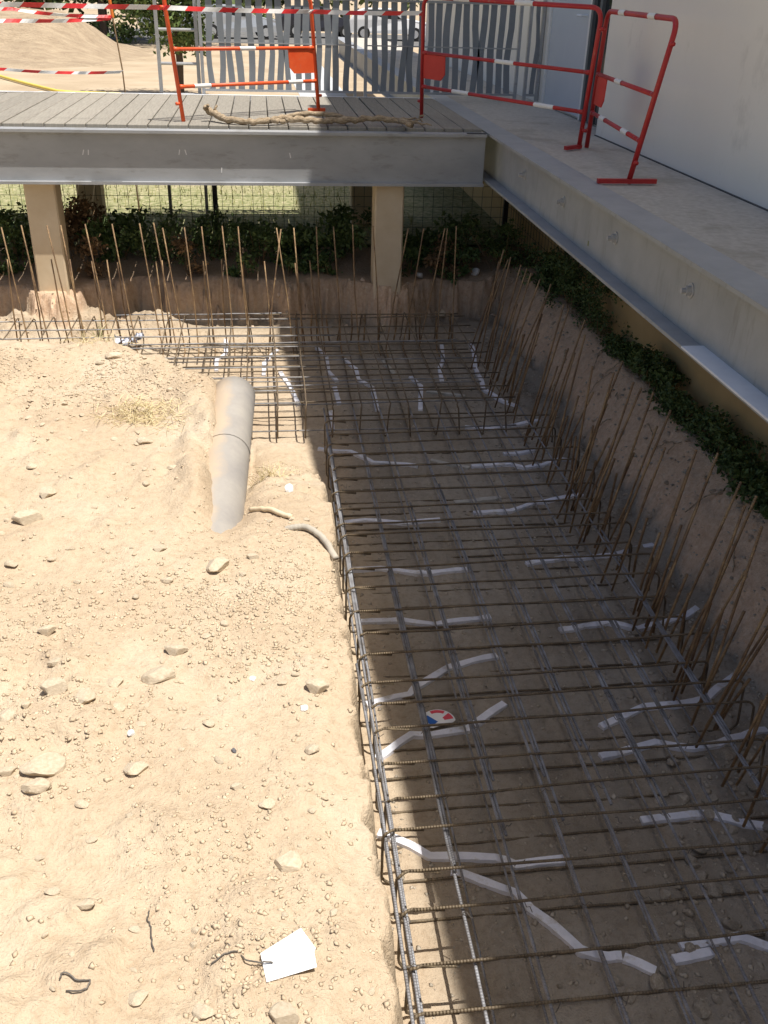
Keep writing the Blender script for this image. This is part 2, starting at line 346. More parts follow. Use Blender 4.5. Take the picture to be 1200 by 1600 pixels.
gx = np.concatenate([np.arange(-7, -2.4, 0.09), np.arange(-2.4, 0.12, 0.019), np.arange(0.12, 0.42, 0.010), np.arange(0.42, 2.62, 0.017), np.arange(2.62, 3.1, 0.06)])
gy = np.concatenate([np.arange(-3, 0.75, 0.09), np.arange(0.75, 3.0, 0.0145), np.arange(3.0, 5.2, 0.019), np.arange(5.2, 8.6, 0.019), np.arange(8.6, 9.65, 0.05)])
GX, GY = np.meshgrid(gx, gy)
GZ, FF, BB = terrain(GX, GY)
nx, ny = len(gx), len(gy)
me = bpy.data.meshes.new('excavated_ground')
vs = np.stack([GX, GY, GZ], -1).reshape(-1, 3)
me.vertices.add(len(vs)); me.vertices.foreach_set('co', vs.ravel())
ii = (np.arange(ny - 1)[:, None] * nx + np.arange(nx - 1)[None, :]).ravel()
quads = np.stack([ii, ii + 1, ii + 1 + nx, ii + nx], -1)
nq = len(quads)
me.loops.add(nq * 4); me.polygons.add(nq)
me.loops.foreach_set('vertex_index', quads.ravel()); me.polygons.foreach_set('loop_start', np.arange(nq) * 4)
me.polygons.foreach_set('use_smooth', np.ones(nq, bool))
me.update(calc_edges=True)
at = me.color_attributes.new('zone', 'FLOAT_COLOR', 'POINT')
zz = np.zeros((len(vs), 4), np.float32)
zz[:, 0] = np.clip(FF, 0, 1).ravel() * (0.9 - 0.78 * sst(0.68, 0.34, GX)).ravel()  # paler floor colour painted in where sun reaches the left strip and back-left arm
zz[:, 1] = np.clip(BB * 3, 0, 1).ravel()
zz[:, 2] = (np.maximum(np.maximum(sst(8.55, 8.9, GY) * 0.6, 0.28 * sst(8.2, 8.45, GY)), sst(2.42, 2.6, GX) * 0.6)).ravel()  # soil colour darkened under the deck as painted shade, and beside the wall
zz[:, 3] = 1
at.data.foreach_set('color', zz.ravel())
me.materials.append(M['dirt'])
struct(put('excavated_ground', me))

# open ground around and beyond, out to the horizon
g = MB()
zg = -0.352
for (x0, x1, y0, y1) in ((-900, 900, 9.55, 1500), (-900, -6.95, -300, 9.55), (3.05, 900, -300, 9.55), (-6.95, 3.05, -300, -2.98)):
    g.add([(x0, y0, zg), (x1, y0, zg), (x1, y1, zg), (x0, y1, zg)], [(0, 1, 2, 3)])
struct(g.build('ground', 'ground'))
g = MB(); g.add([(-60, 49, zg+0.006), (60, 49, zg+0.006), (60, 62, zg+0.006), (-60, 62, zg+0.006)], [(0, 1, 2, 3)])
struct(g.build('car_park_road', 'asphalt'))
g = MB(); g.add([(1.2, 19.5, zg+0.006), (2.1, 19.5, zg+0.006), (2.1, 44, zg+0.006), (1.0, 44, zg+0.006), (0.85, 32, zg+0.006), (0.95, 25, zg+0.006)], [(0, 1, 2, 3, 4, 5)])
struct(g.build('pavement', 'pavement'))
# spoil mound far left
mx, my = np.meshgrid(np.linspace(-34, -3.2, 120), np.linspace(29, 48, 90))
mz = 1.25 * np.exp(-np.maximum(0, (mx + 6.9) / 1.55) ** 2) * np.exp(-((my - 38.5) / 3.4) ** 2)
mz = np.maximum(zg - 0.03, zg - 0.02 + mz * (1 + 0.45 * fbm(mx, my, 3.0, 4, 5)) + 0.10 * fbm(mx, my, 0.8, 3, 9) * (mz > 0.02))
md = MB(); w_ = mx.shape[1]
md.v = [tuple(p) for p in np.stack([mx, my, mz], -1).reshape(-1, 3)]
md.f = [(i*w_+j, i*w_+j+1, (i+1)*w_+j+1, (i+1)*w_+j) for i in range(mx.shape[0]-1) for j in range(w_-1)]; md.mi = [0]*len(md.f)
M['mound'] = simple('mound_sand', (0.28, 0.21, 0.14), (0.42, 0.33, 0.225), 1.5, 0.95, bs=1.0, bd=0.08, stretch=(1, 2.5, 1), fine=7)
struct(md.build('dirt_mound', 'mound', smooth=True))

# ------------------------------------------------------------------ building on the right
bld = empty('building', (2.81, 2, 0))
tag(bld, 'white rendered building along the right of the walkway', 'building')
def child(o, root):
    o.parent = root; o.matrix_parent_inverse = Matrix.Translation(-root.location); return o
b = MB(); b.prism([(-5, Z_DECK - 0.3), (8.3, Z_DECK - 0.3), (8.3, 11.3), (6.0, 11.3), (5.5, 11.1), (-0.6, 9.22), (-5, 7.85)], 0, 2.81, 9.0)  # roofline is unseen; its sloped profile is shaped to place the shadow edge
me = fixn(b.mesh('wall', 'render')); child(put('wall', me), bld)
b = MB(); b.box((3.02, 8.302, Z_DECK - 0.3), (9.0, 19.0, 11.28)); child(b.build('rear_wall', 'render'), bld)
b = MB(); b.box((2.60, -5, -1.2), (8.9, 18.9, 0.574)); child(b.build('foundation_wall', 'foundation'), bld)
d = MB(); d.bbox((2.985, 9.36, 0.90), (3.019, 10.62, 3.05), 0.006); dd = child(d.build('door', 'door'), bld)
for y0, y1 in ((9.29, 9.355), (10.625, 10.69)):
    d = MB(); d.box((2.97, y0, 0.88), (3.0185, y1, 3.1)); child(d.build('door_jamb', 'white_paint'), bld)
d = MB(); d.box((2.995, 8.62, 0.89), (3.0185, 9.285, 3.1)); child(d.build('side_window', 'glass'), bld)
for y0, y1 in ((8.56, 8.63), (9.0, 9.06), (9.23, 9.288)):
    d = MB(); d.box((2.965, y0, 0.885), (3.018, y1, 3.12)); child(d.build('window_frame', 'dark_frame'), bld)
h = MB(); h.tube([(2.99, 9.45, 1.75), (2.93, 9.45, 1.75), (2.93, 9.45, 1.75), (2.93, 9.58, 1.75)], 0.011, 8)
child(h.build('door_handle', 'galv_light'), bld)
b = MB(); b.box((3.0188, 8.31, 0.876), (3.03, 8.55, 1.05)); child(b.build('skirting', 'dark_frame'), bld)

# ------------------------------------------------------------------ walkway with its steel edge beam
wk = empty('walkway', (2.0, 2, 0)); tag(wk, 'raised concrete walkway with grey steel edge beam beside the white wall', 'walkway')
s_ = MB(); s_.box((2.09, -5, 0.60), (3.016, 26, Z_DECK)); child(s_.build('slab', 'concrete'), wk)
def ibeam_profile(x0, x1, z0, z1, tf, xw, tw):
    return [(x0, z0), (x1, z0), (x1, z0+tf), (xw+tw, z0+tf), (xw+tw, z1-tf), (x1, z1-tf), (x1, z1), (x0, z1), (x0, z1-tf), (xw, z1-tf), (xw, z0+tf), (x0, z0+tf)]
s_ = MB(); s_.prism(ibeam_profile(1.885, 2.083, 0.490, Z_DECK + 0.003, 0.016, 1.979, 0.012), 1, -5, 26)
eb = child(put('edge_beam', fixn(s_.mesh('edge_beam', 'galv_green'))), wk)
s_ = MB(); s_.box((1.884, -5, Z_DECK + 0.0032), (2.0895, 26, Z_DECK + 0.0065)); child(s_.build('top_flange_plate', 'flange_blue'), wk)
s_ = MB(); s_.box((1.872, -5, 0.5066), (1.9785, 3.97, 0.516)); child(s_.build('flange_cover_plate', 'galv_light'), wk)  # cover plate; its pale colour stands in for a bright reflection
s_ = MB(); s_.box((1.8840, 3.972, 0.5062), (1.9785, 26, 0.5082)); child(s_.build('flange_plate', 'flange_blue'), wk)
bm_ = MB()
def bolt_mesh():
    a = MB(); a.tube([(0, 0, 0), (-0.005, 0, 0)], 0.036, 18); a.tube([(-0.005, 0, 0), (-0.028, 0, 0)], 0.024, 6); a.tube([(-0.028, 0, 0), (-0.05, 0, 0)], 0.013, 10)
    return a.mesh('anchor_bolt', 'zinc')
bme = bolt_mesh()
for yy in (2.05, 3.13, 4.20, 5.27, 6.32, 7.36):
    o = put('anchor_bolt', bme, None, (1.9785, yy, 0.705)); child(o, wk)
y_ = MB(); y_.box((1.9770, 5.72, 0.555), (1.9787, 5.735, 0.585)); o = child(y_.build('paint_mark', 'grass'), wk)

s_ = MB(); s_.box((2.797, -5, Z_DECK + 0.0004), (2.8095, 8.295, Z_DECK + 0.007)); child(s_.build('wall_joint', 'smear'), wk)
# ------------------------------------------------------------------ footbridge / deck at the back
dk = empty('footbridge', (-1, 8.3, -0.345)); tag(dk, 'timber boarded footbridge on a grey steel beam and concrete posts', 'footbridge')
YB = 8.24
pf = ibeam_profile(YB, YB + 0.20, 0.462, 0.878, 0.022, YB + 0.046, 0.012)
s_ = MB(); s_.prism(pf, 0, -6.0, 1.862)
fb = child(put('front_beam', fixn(s_.mesh('front_beam', 'galv'))), dk)
s_ = MB(); s_.prism(ibeam_profile(10.72, 10.92, 0.462, 0.862, 0.018, 10.81, 0.012), 0, -6.0, 1.862)
child(put('rear_beam', fixn(s_.mesh('rear_beam', 'galv'))), dk)
s_ = MB(); s_.box((-6, 10.90, 0.8625), (1.862, 10.955, 0.905)); child(s_.build('rear_edge_trim', 'galv_light'), dk)
s_ = MB(); s_.box((1.70, 8.262, 0.8785), (1.858, 8.30, 0.883)); child(s_.build('rubber_pad', 'black'), dk)
pl = MB(); pl.bbox((-0.0765, 0, 0), (0.0765, 2.52, 0.028), 0.004); plm = pl.mesh('plank', 'plank')
x = 1.765; k = 0
while x > -6:
    o = put('plank', plm, None, (x, 8.375 + random.uniform(-0.006, 0.006), 0.868 - 0.0 + random.uniform(-0.0015, 0.0015) + 0.0105), (0, 0, random.uniform(-0.0015, 0.0015))); child(o, dk)
    x -= 0.162
def post(x0, x1, y0, y1):
    a = MB(); a.bbox((x0, y0, -1.0), (x1, y1, 0.4615), 0.012); return child(a.build('post', 'post'), dk)
for xc in (-4.6, -1.815, 1.075):
    post(xc - 0.125, xc + 0.125, 8.34, 8.59); post(xc - 0.125, xc + 0.125, 10.62, 10.87)
for (mx_, mz_, sl_) in ((-1.421, 0.704, 0.3), (-1.381, 0.704, 0.1), (-0.663, 0.711, 0.2), (-0.612, 0.711, -0.25), (-0.331, 0.575, 0.1), (0.232, 0.694, -0.2)):
    a = MB(); w_ = 0.004; hh = 0.02
    a.prism([(mx_ - w_ - sl_*hh, mz_ - hh), (mx_ + w_ - sl_*hh, mz_ - hh), (mx_ + w_ + sl_*hh, mz_ + hh), (mx_ - w_ + sl_*hh, mz_ + hh)], 1, YB + 0.0435, YB + 0.0465)
    child(put('chalk_mark', fixn(a.mesh('chalk_mark', 'chalk'))), dk)
a = MB(); a.add([(-1.38, YB+0.004, 0.4845), (-1.13, YB+0.012, 0.4845), (-1.14, YB+0.034, 0.4845), (-1.30, YB+0.042, 0.4845), (-1.38, YB+0.04, 0.4845)], [(0, 1, 2, 3, 4)])
child(a.build('dark_scuff', 'smear'), dk)

# ------------------------------------------------------------------ wavy slat fence on the back edge
fe = empty('slat_fence', (1.2, 10.98, 0.9)); tag(fe, 'grey metal fence of wavy vertical slats behind the deck', 'fence')
YF = 10.99
def rail(x0, x1, z, hgt=0.022, dy=0.016):
    a = MB(); a.box((x0, YF - dy, z - hgt/2), (x1, YF + dy, z + hgt/2)); child(a.build('rail', 'galv'), fe)
def fpost(x, z0=0.89, z1=1.86):
    a = MB(); a.box((x - 0.016, YF - 0.02, z0), (x + 0.016, YF + 0.02, z1)); child(a.build('post', 'galv'), fe)
def slat(xc, w, z0, z1, ph):
    a = MB(); n = 9; L = []; Rr = []
    kz = [0, .1, .25, .4, .5, .6, .75, .9, 1]
    rnd = random.Random(ph)
    kk = rnd.uniform(0.3, 0.7); am = rnd.choice((-1, 1)) * rnd.uniform(0.008, 0.032); b0 = rnd.uniform(-0.008, 0.008); b1_ = rnd.uniform(-0.008, 0.008)
    dx = [b0*(1-t) + b1_*t + am * max(0, 1 - abs(t - kk) / 0.38) for t in kz]
    kw = rnd.uniform(0.2, 0.8); wa = rnd.uniform(-0.28, 0.15)
    dw = [1.0 + wa * max(0, 1 - abs(t - kw) / 0.35) for t in kz]
    vs = []
    for t, ox, ow in zip(kz, dx, dw):
        z = z0 + (z1 - z0) * t; cx = xc + ox
        for yy in (YF - 0.004, YF + 0.004): vs += [(cx - w*ow/2, yy, z), (cx + w*ow/2, yy, z)]
    fs = []
    for i in range(n - 1):
        q = i * 4; r2 = q + 4
        fs += [(q, q+1, r2+1, r2), (q+3, q+2, r2+2, r2+3), (q+2, q, r2, r2+2), (q+1, q+3, r2+3, r2+1)]
    fs += [(0, 2, 3, 1), (n*4-4, n*4-3, n*4-1, n*4-2)]
    a.add(vs, fs); child(a.build('slat', 'slat'), fe)
ZB_, ZT_ = 0.945, 1.815
for x0, x1 in ((-0.58, 1.01), (1.12, 2.755)):
    rail(x0, x1, ZB_); rail(x0, x1, ZT_)
    rail(x0, x1, 1.395, 0.012, 0.008)
    fpost(x0); fpost(x1)
    n = int((x1 - x0 - 0.06) / 0.098); st_ = (x1 - x0) / (n + 1)
    for i in range(1, n + 1):
        slat(x0 + st_ * i, 0.066, ZB_ + 0.012, ZT_ - 0.012, int(x0*10) + i * 13 + 100)
rail(2.86, 3.012, ZB_); rail(2.86, 3.012, ZT_); fpost(2.86); fpost(2.995); slat(2.93, 0.05, ZB_ + 0.012, ZT_ - 0.012, 5)
# free-standing ladder left of the fence
ld = empty('ladder', (-0.8, 11.0, -0.35)); tag(ld, 'grey metal ladder standing upright behind the deck, left of the slat fence', 'ladder')
for x in (-1.02, -0.625):
    a = MB(); a.box((x - 0.017, 11.02, -0.36), (x + 0.017, 11.065, 2.0)); child(a.build('stile', 'steel'), ld)
for z in (0.02, 0.31, 0.60, 0.89, 1.185, 1.50, 1.80):
    a = MB(); a.tube([(-1.003, 11.043, z), (-0.642, 11.043, z)], 0.015, 8); child(a.build('rung', 'steel'), ld)

# ------------------------------------------------------------------ red and white barriers
def barrier(name, label, A0, A1, B0, B1, colour, plate_side, feet, bands, group):
    A0, A1, B0, B1 = map(Vector, (A0, A1, B0, B1))
    root = empty(name, A0); tag(root, label, 'barrier', group)
    r = 0.017
    d = (B1 - A1).normalized(); c = 0.10
    ua = (A0 - A1).normalized(); ub = (B0 - B1).normalized()
    path = [A0]
    for t in np.linspace(0, 1, 7):
        a_ = A1 + ua * c; b_ = A1 + d * c
        path.append(a_ * (1-t)**2 + A1 * 2*t*(1-t) + b_ * t*t)
    for t in np.linspace(0, 1, 7):
        a_ = B1 - d * c; b_ = B1 + ub * c
        path.append(a_ * (1-t)**2 + B1 * 2*t*(1-t) + b_ * t*t)
    path.append(B0)
    f = MB(); f.tube(path, r, 10); child(f.build('frame', colour, smooth=True), root)
    for ri, fr in enumerate((0.27, 0.555)):
        p = A0.lerp(A1, fr); q = B0.lerp(B1, fr)
        a = MB(); a.tube([p, q], r * 0.85, 10); rl = child(a.build('rail', colour, smooth=True), root)
        for t in bands[ri]:
            a = MB(); w = 0.055; a.tube([p.lerp(q, t - w), p.lerp(q, t + w)], r * 0.85 + 0.0025, 10, cap=False); child(a.build('white_band', 'white_paint', smooth=True), root)
        for e, o_ in ((p, q), (q, p)):
            a = MB(); dd = (o_ - e).normalized(); a.tube([e + dd * 0.012, e + dd * 0.07], [r * 1.1, r * 0.86], 10); child(a.build('weld_collar', colour, smooth=True), root)
    p = A1 + d * c; q = B1 - d * c
    for t in bands[2]:
        w = 0.055; a = MB(); a.tube([p.lerp(q, t - w), p.lerp(q, t + w)], r + 0.0025, 10, cap=False); child(a.build('white_band', 'white_paint', smooth=True), root)
    # plate hanging below the middle rail
    if plate_side == 'A': e, o_, be, te = A0.lerp(A1, 0.555), B0.lerp(B1, 0.555), A0, A1
    else: e, o_, be, te = B0.lerp(B1, 0.555), A0.lerp(A1, 0.555), B0, B1
    dd = (o_ - e).normalized(); dn = (be - te).normalized()
    nrm = dd.cross(dn).normalized() * 0.004
    W, Hh, ch = 0.30, 0.205, 0.05
    c2 = [(0.02, 0.005), (W, 0.005), (W, Hh - ch), (W - ch, Hh), (0.02, Hh)]
    fr_ = [e + dd * u + dn * v + nrm for u, v in c2]; bk = [e + dd * u + dn * v - nrm for u, v in c2]
    a = MB(); a.add([tuple(v) for v in fr_ + bk], [(0,1,2,3,4), (9,8,7,6,5)] + [(i, (i+1) % 5, (i+1) % 5 + 5, i + 5) for i in range(5)])
    child(put('sign_plate', fixn(a.mesh('sign_plate', 'plate_red' if colour == 'red' else colour))), root)
    for (bp, tp, ang, L1, L2) in feet:
        v = Vector((math.cos(ang), math.sin(ang), 0)); bp = Vector(bp)
        a = MB(); c_ = 0.016; n_ = Vector((-v.y, v.x, 0)) * c_
        s0 = bp - v * L1; s1 = bp + v * L2
        vs = [tuple(q_ + n_ * sg + Vector((0, 0, z))) for q_ in (s0, s1) for sg in (-1, 1) for z in (0.003, 0.03)]
        a.add(vs, [(0,1,3,2), (4,6,7,5), (0,4,5,1), (2,3,7,6), (1,5,7,3), (0,2,6,4)])
        child(put('foot', fixn(a.mesh('foot', colour))), root)
    for (base, top) in ((A0, A1), (B0, B1)):
        sg = -d if (base is A0) else d
        for fr in (0.14, 0.86):
            q = base.lerp(top, fr); a = MB(); a.tube([q, q + sg * 0.045], 0.013, 8); child(a.build('coupling_lug', colour, smooth=True), root)
    return root
GB = 'red and white site barriers on the deck'
barrier('barrier', 'faded orange barrier standing in the sun on the left of the deck', (-0.635, 8.60, 0.909), (-0.725, 8.56, 1.88), (0.537, 9.49, 0.909), (0.468, 9.47, 1.86), 'orange', 'B',
        [((0.537, 9.49, 0.906), None, R(10), 0.10, 0.06)], ((0.16, 0.83), (0.5,), (0.3, 0.7)), GB)
barrier('barrier', 'dark red barrier in shade running across the end of the deck to the walkway', (1.44, 9.10, 0.909), (1.415, 9.10, 1.865), (2.405, 7.46, 0.882), (2.462, 7.46, 1.835), 'red', 'A',
        [((2.405, 7.46, 0.882), None, R(215), 0.02, 0.16)], ((0.27, 0.78), (0.53,), (0.22, 0.62)), GB)
barrier('barrier', 'narrow red barrier angled along the white wall with a foot bar', (2.49, 7.53, 0.882), (2.515, 7.50, 1.815), (2.27, 5.97, 0.882), (2.445, 6.00, 1.80), 'red', 'A',
        [((2.27, 5.97, 0.882), None, R(0), 0.20, 0.18)], ((0.26, 0.72), (0.42,), (0.22, 0.72)), GB)

# ------------------------------------------------------------------ barrier tape
def tape(label, pts, width=0.045, sag=0.0, step=0.13, twist=0.0, ph=0):
    P = [Vector(p) for p in pts]; seg = []
    L = [0]
    for a, b in zip(P, P[1:]): L.append(L[-1] + (b - a).length)
    tot = L[-1]; n = max(2, int(tot / step)) * 4
    S = []
    for i in range(n + 1):
        s = tot * i / n; j = max(k for k in range(len(P) - 1) if L[k] <= s + 1e-9)
        t = (s - L[j]) / (L[j+1] - L[j]); p = P[j].lerp(P[j+1], t); p.z -= sag * 4 * t * (1 - t); S.append(p)
    a = MB(); vs = []; th = 0.0012
    for i, p in enumerate(S):
        t = (S[min(i+1, n)] - S[max(i-1, 0)]).normalized(); an = twist * math.sin(i * 0.31 + ph)
        side = t.cross(Vector((0, 0, 1))).normalized(); upv = (Vector((0, 0, 1)) * math.cos(an) + side * math.sin(an))
        nn = t.cross(upv).normalized() * th; sk = t * 0.02
        vs += [tuple(p + upv * width/2 + sk + nn), tuple(p - upv * width/2 - sk + nn), tuple(p - upv * width/2 - sk - nn), tuple(p + upv * width/2 + sk - nn)]
    for i in range(n):
        q = i*4; r2 = q + 4; mi = 0 if (i // 4) % 2 else 1
        a.add([], []); 
        a.f += [(q, q+1, r2+1, r2), (q+2, q+3, r2+3, r2+2), (q+1, q+2, r2+2, r2+1), (q+3, q, r2, r2+3)]; a.mi += [mi]*4
    a.v = vs
    o = a.build('barrier_tape', ['tape_red', 'tape_white']); tag(o, label, 'tape', 'red and white barrier tapes'); return o
tape('red and white tape strung level across the barriers at the top', [(-3.6, 8.75, 1.735), (-0.715, 8.545, 1.742), (0.47, 9.45, 1.725), (1.39, 9.085, 1.742)], 0.034, 0.006, 0.16, 0.25)
tape('upper slack red and white tape tied to the thin stake', [(-3.4, 10.2, 1.70), (-2.35, 10.7, 1.655), (-1.475, 11.19, 1.60)], 0.032, 0.02, 0.15, 0.7, 1)
tape('lower drooping red and white tape tied to the thin stake', [(-3.4, 10.2, 1.56), (-2.35, 10.7, 1.555), (-1.472, 11.19, 1.585)], 0.036, 0.012, 0.15, 0.5, 2)
tape('lowest red and white tape running at knee height to the stake', [(-4.2, 10.9, 1.10), (-2.6, 11.05, 1.10), (-1.43, 11.19, 1.085)], 0.028, 0.02, 0.16, 0.3)
stk = empty('stake', (-1.39, 11.2, -0.35)); tag(stk, 'thin rusty rebar stake with an orange cap holding the tape', 'stake')
a = MB(); a.tube([(-1.38, 11.2, -0.6), (-1.42, 11.2, 1.1), (-1.485, 11.2, 1.78)], 0.008, 6); child(a.build('rod', 'starter'), stk)
a = MB(); a.tube([(-1.466, 11.2, 1.59), (-1.485, 11.2, 1.80)], 0.016, 8); child(a.build('plastic_cap', 'cap'), stk)
a = MB(); pp = []
for t in np.linspace(0, 1, 30):
    pp.append((-9.2 + 4.6 * t, 34.0 - 9.6 * t ** 0.8, zg + 0.05 + 0.42 * math.exp(-((t) / 0.25) ** 2)))
pp += [(-4.2, 24.2, zg + 0.04), (-3.4, 24.1, zg + 0.04), (-2.6, 23.9, zg + 0.04)]
a.tube(pp, 0.035, 8); tag(a.build('yellow_conduit', 'yellow', smooth=True), 'yellow conduit lying on the sandy ground behind the deck', 'conduit')

# ------------------------------------------------------------------ branch on the deck
br = empty('branch', (0.4, 8.45, 0.91)); tag(br, 'crooked dry branch lying along the front edge of the deck', 'branch')
def wobble(path, amp, n=6, seed=0):
    rnd = random.Random(seed); P = [Vector(p) for p in path]; out = []
    for i in range(len(P) - 1):
        p0 = P[max(i-1, 0)]; p1 = P[i]; p2 = P[i+1]; p3 = P[min(i+2, len(P)-1)]
        for k in range(n):
            t = k / n
            q = 0.5 * ((2*p1) + (p2-p0)*t + (2*p0-5*p1+4*p2-p3)*t*t + (3*p1-p0-3*p2+p3)*t**3)
            out.append(q + Vector((rnd.uniform(-amp, amp), rnd.uniform(-amp, amp), rnd.uniform(-amp, amp))))
    out.append(P[-1]); return out
def limb(path, r0, r1, seed, name='limb', amp=0.008):
    p = wobble(path, amp, 6, seed); rnd = random.Random(seed + 5); n = len(p)
    rr = [0.85 * (r0 + (r1 - r0) * i / (n-1)) * rnd.uniform(0.78, 1.2) for i in range(n)]
    a = MB(); a.tube(p, rr, 9); return child(a.build(name, 'bark', smooth=True), br)
limb([(-0.42, 8.66, 0.985), (-0.36, 8.58, 0.965), (-0.24, 8.46, 0.94), (-0.06, 8.40, 0.935), (0.12, 8.46, 0.950), (0.30, 8.55, 0.975), (0.52, 8.56, 0.985), (0.75, 8.50, 0.95)], 0.034, 0.021, 1, 'main_limb')
limb([(0.205, 8.40, 0.955), (0.36, 8.43, 0.955), (0.55, 8.44, 0.945), (0.72, 8.45, 0.95), (0.90, 8.46, 0.965), (1.06, 8.45, 0.965), (1.17, 8.38, 0.955), (1.23, 8.24, 0.945)], 0.033, 0.026, 2, 'second_limb')
limb([(-0.41, 8.65, 0.98), (-0.45, 8.62, 1.005), (-0.43, 8.60, 1.03)], 0.025, 0.017, 3, 'knot')
limb([(-0.38, 8.62, 0.975), (-0.36, 8.63, 1.03)], 0.018, 0.010, 4, 'knot')
limb([(0.08, 8.41, 0.945), (0.15, 8.40, 0.945), (0.23, 8.41, 0.95)], 0.022, 0.022, 5, 'stub')
limb([(1.10, 8.44, 0.965), (1.25, 8.46, 0.945), (1.42, 8.40, 0.925)], 0.018, 0.007, 6, 'twig')
limb([(1.28, 8.46, 0.945), (1.34, 8.48, 0.985), (1.36, 8.46, 1.0)], 0.012, 0.006, 7, 'twig')
limb([(1.12, 8.46, 0.96), (1.28, 8.52, 0.965), (1.36, 8.50, 0.945)], 0.014, 0.008, 8, 'twig')

# ------------------------------------------------------------------ wire mesh fence under the deck
wf = empty('wire_mesh_fence', (0, 9.75, -0.35)); tag(wf, 'dark green wire mesh fence in the shade under the deck', 'fence')
a = MB()
for x in np.arange(-3.4, 2.5, 0.1): a.tube([(x, 9.75, -0.4), (x, 9.75, 0.72)], 0.0022, 4, cap=False)
for z in np.arange(-0.3, 0.72, 0.1): a.tube([(-3.4, 9.7535, z), (2.5, 9.7535, z)], 0.0022, 4, cap=False)
for y in np.arange(6.9, 9.75, 0.1): a.tube([(2.5, y, -0.4), (2.5, y, 0.56)], 0.0022, 4, cap=False)
for z in np.arange(-0.3, 0.56, 0.1): a.tube([(2.4965, 6.9, z), (2.4965, 9.75, z)], 0.0022, 4, cap=False)
o = child(a.build('mesh_panel', 'mesh_green'), wf); o['kind'] = 'stuff'
for x in (-2.9, -0.47, 2.46):
    a = MB(); a.box((x - 0.024, 9.765, -0.5), (x + 0.024, 9.805, 0.46)); child(a.build('post', 'black'), wf)

# ------------------------------------------------------------------ rebar cages
RB = 0.0052
def stirrup_path(w, hgt, r=0.035, lap=0.0):
    """rectangle in (u, z), u 0..w, z 0..hgt, rounded corners"""
    pts = []
    for (cx, cz, a0) in ((w - r, hgt - r, 90), (w - r, r, 0), (r, r, -90), (r, hgt - r, -180)):
        for t in range(0, 5):
            an = R(a0 - 90 * t / 4.0); pts.append((cx + r * math.cos(an), cz + r * math.sin(an)))
    pts.append((r + 0.10, hgt - 0.012)); pts = [(r, hgt)] + pts[:]
    return pts
near = empty('rebar_cage', (1.0, 3.3, Z_FLOOR)); tag(near, 'long reinforcing bar cage filling the shaded trench along the wall', 'rebar cage', 'rebar cages')
back = empty('rebar_cage', (-0.4, 6.9, Z_FLOOR)); tag(back, 'crosswise rebar cage below the deck, half in sunlight', 'rebar cage', 'rebar cages')
# near cage: stirrups across X
variants = []
for k in range(6):
    rnd = random.Random(k); w = 1.52 + rnd.uniform(-0.04, 0.05); hg = 0.240 + rnd.uniform(-0.010, 0.010)
    path = [(u, rnd.uniform(-0.004, 0.004) + (0.018 * (u / w) if z > 0.1 else 0), z) for u, z in stirrup_path(w, hg, 0.038)]
    a = MB(); 
    # add mid points so long spans bow slightly
    fin = []
    for p, q in zip(path, path[1:]):
        fin.append(p); Lq = math.dist(p, q)
        if Lq > 0.4:
            for t in (0.2, 0.4, 0.6, 0.8): fin.append((p[0]+(q[0]-p[0])*t, p[1]+(q[1]-p[1])*t + rnd.uniform(-0.004, 0.004), p[2]+(q[2]-p[2])*t + rnd.uniform(-0.005, 0.003)))
    fin.append(path[-1]); a.tube(fin, RB, 6); variants.append(a.mesh('stirrup', 'stirrup', True))
sy = []
y = 0.95
while y < 5.75:
    sy.append(y); y += 0.163 + random.uniform(-0.012, 0.012)
for i, y in enumerate(sy):
    o = put('stirrup', variants[i % 6], None, (0.334 + random.uniform(-0.016, 0.018), y, -0.797 + random.uniform(-0.005, 0.006)), (random.uniform(-0.09, 0.09), 0, random.uniform(-0.012, 0.012))); child(o, near)
# lengthwise bars
def ybar(x, y0, y1, z, r=RB, mat='bar_y', dx=0.0):
    a = MB(); n = 7; rnd = random.Random(int(x*1000) + int(z*100))
    a.tube([(x + dx * i/(n-1) + rnd.uniform(-0.004, 0.004), y0 + (y1-y0)*i/(n-1), z + rnd.uniform(-0.003, 0.003)) for i in range(n)], r, 6)
    return child(a.build('lengthwise_bar', mat, smooth=True), near)
for i in range(8):
    x = 0.345 + i * 0.193 + random.uniform(-0.01, 0.01)
    ybar(x, 0.7, 3.4 + random.uniform(-0.5, 0.6), -0.576, 0.0058, dx=random.uniform(-0.012, 0.012))
    ybar(x + 0.015, 2.3 + random.uniform(-0.4, 0.5), 5.95, -0.5785, 0.0058, dx=random.uniform(-0.012, 0.012))
    ybar(x + 0.028, 2.5 + random.uniform(-0.3, 0.5), 4.4 + random.uniform(-0.4, 0.4), -0.578, 0.0058)
    ybar(x + 0.045 + random.uniform(-0.02, 0.02), 0.7, 5.95, -0.762, 0.0045, dx=random.uniform(-0.02, 0.02))
for (dx, dz) in ((0.352, -0.5755), (0.346, -0.70)):
    ybar(dx, 0.7, 5.6, dz, 0.0055, 'bar_y')
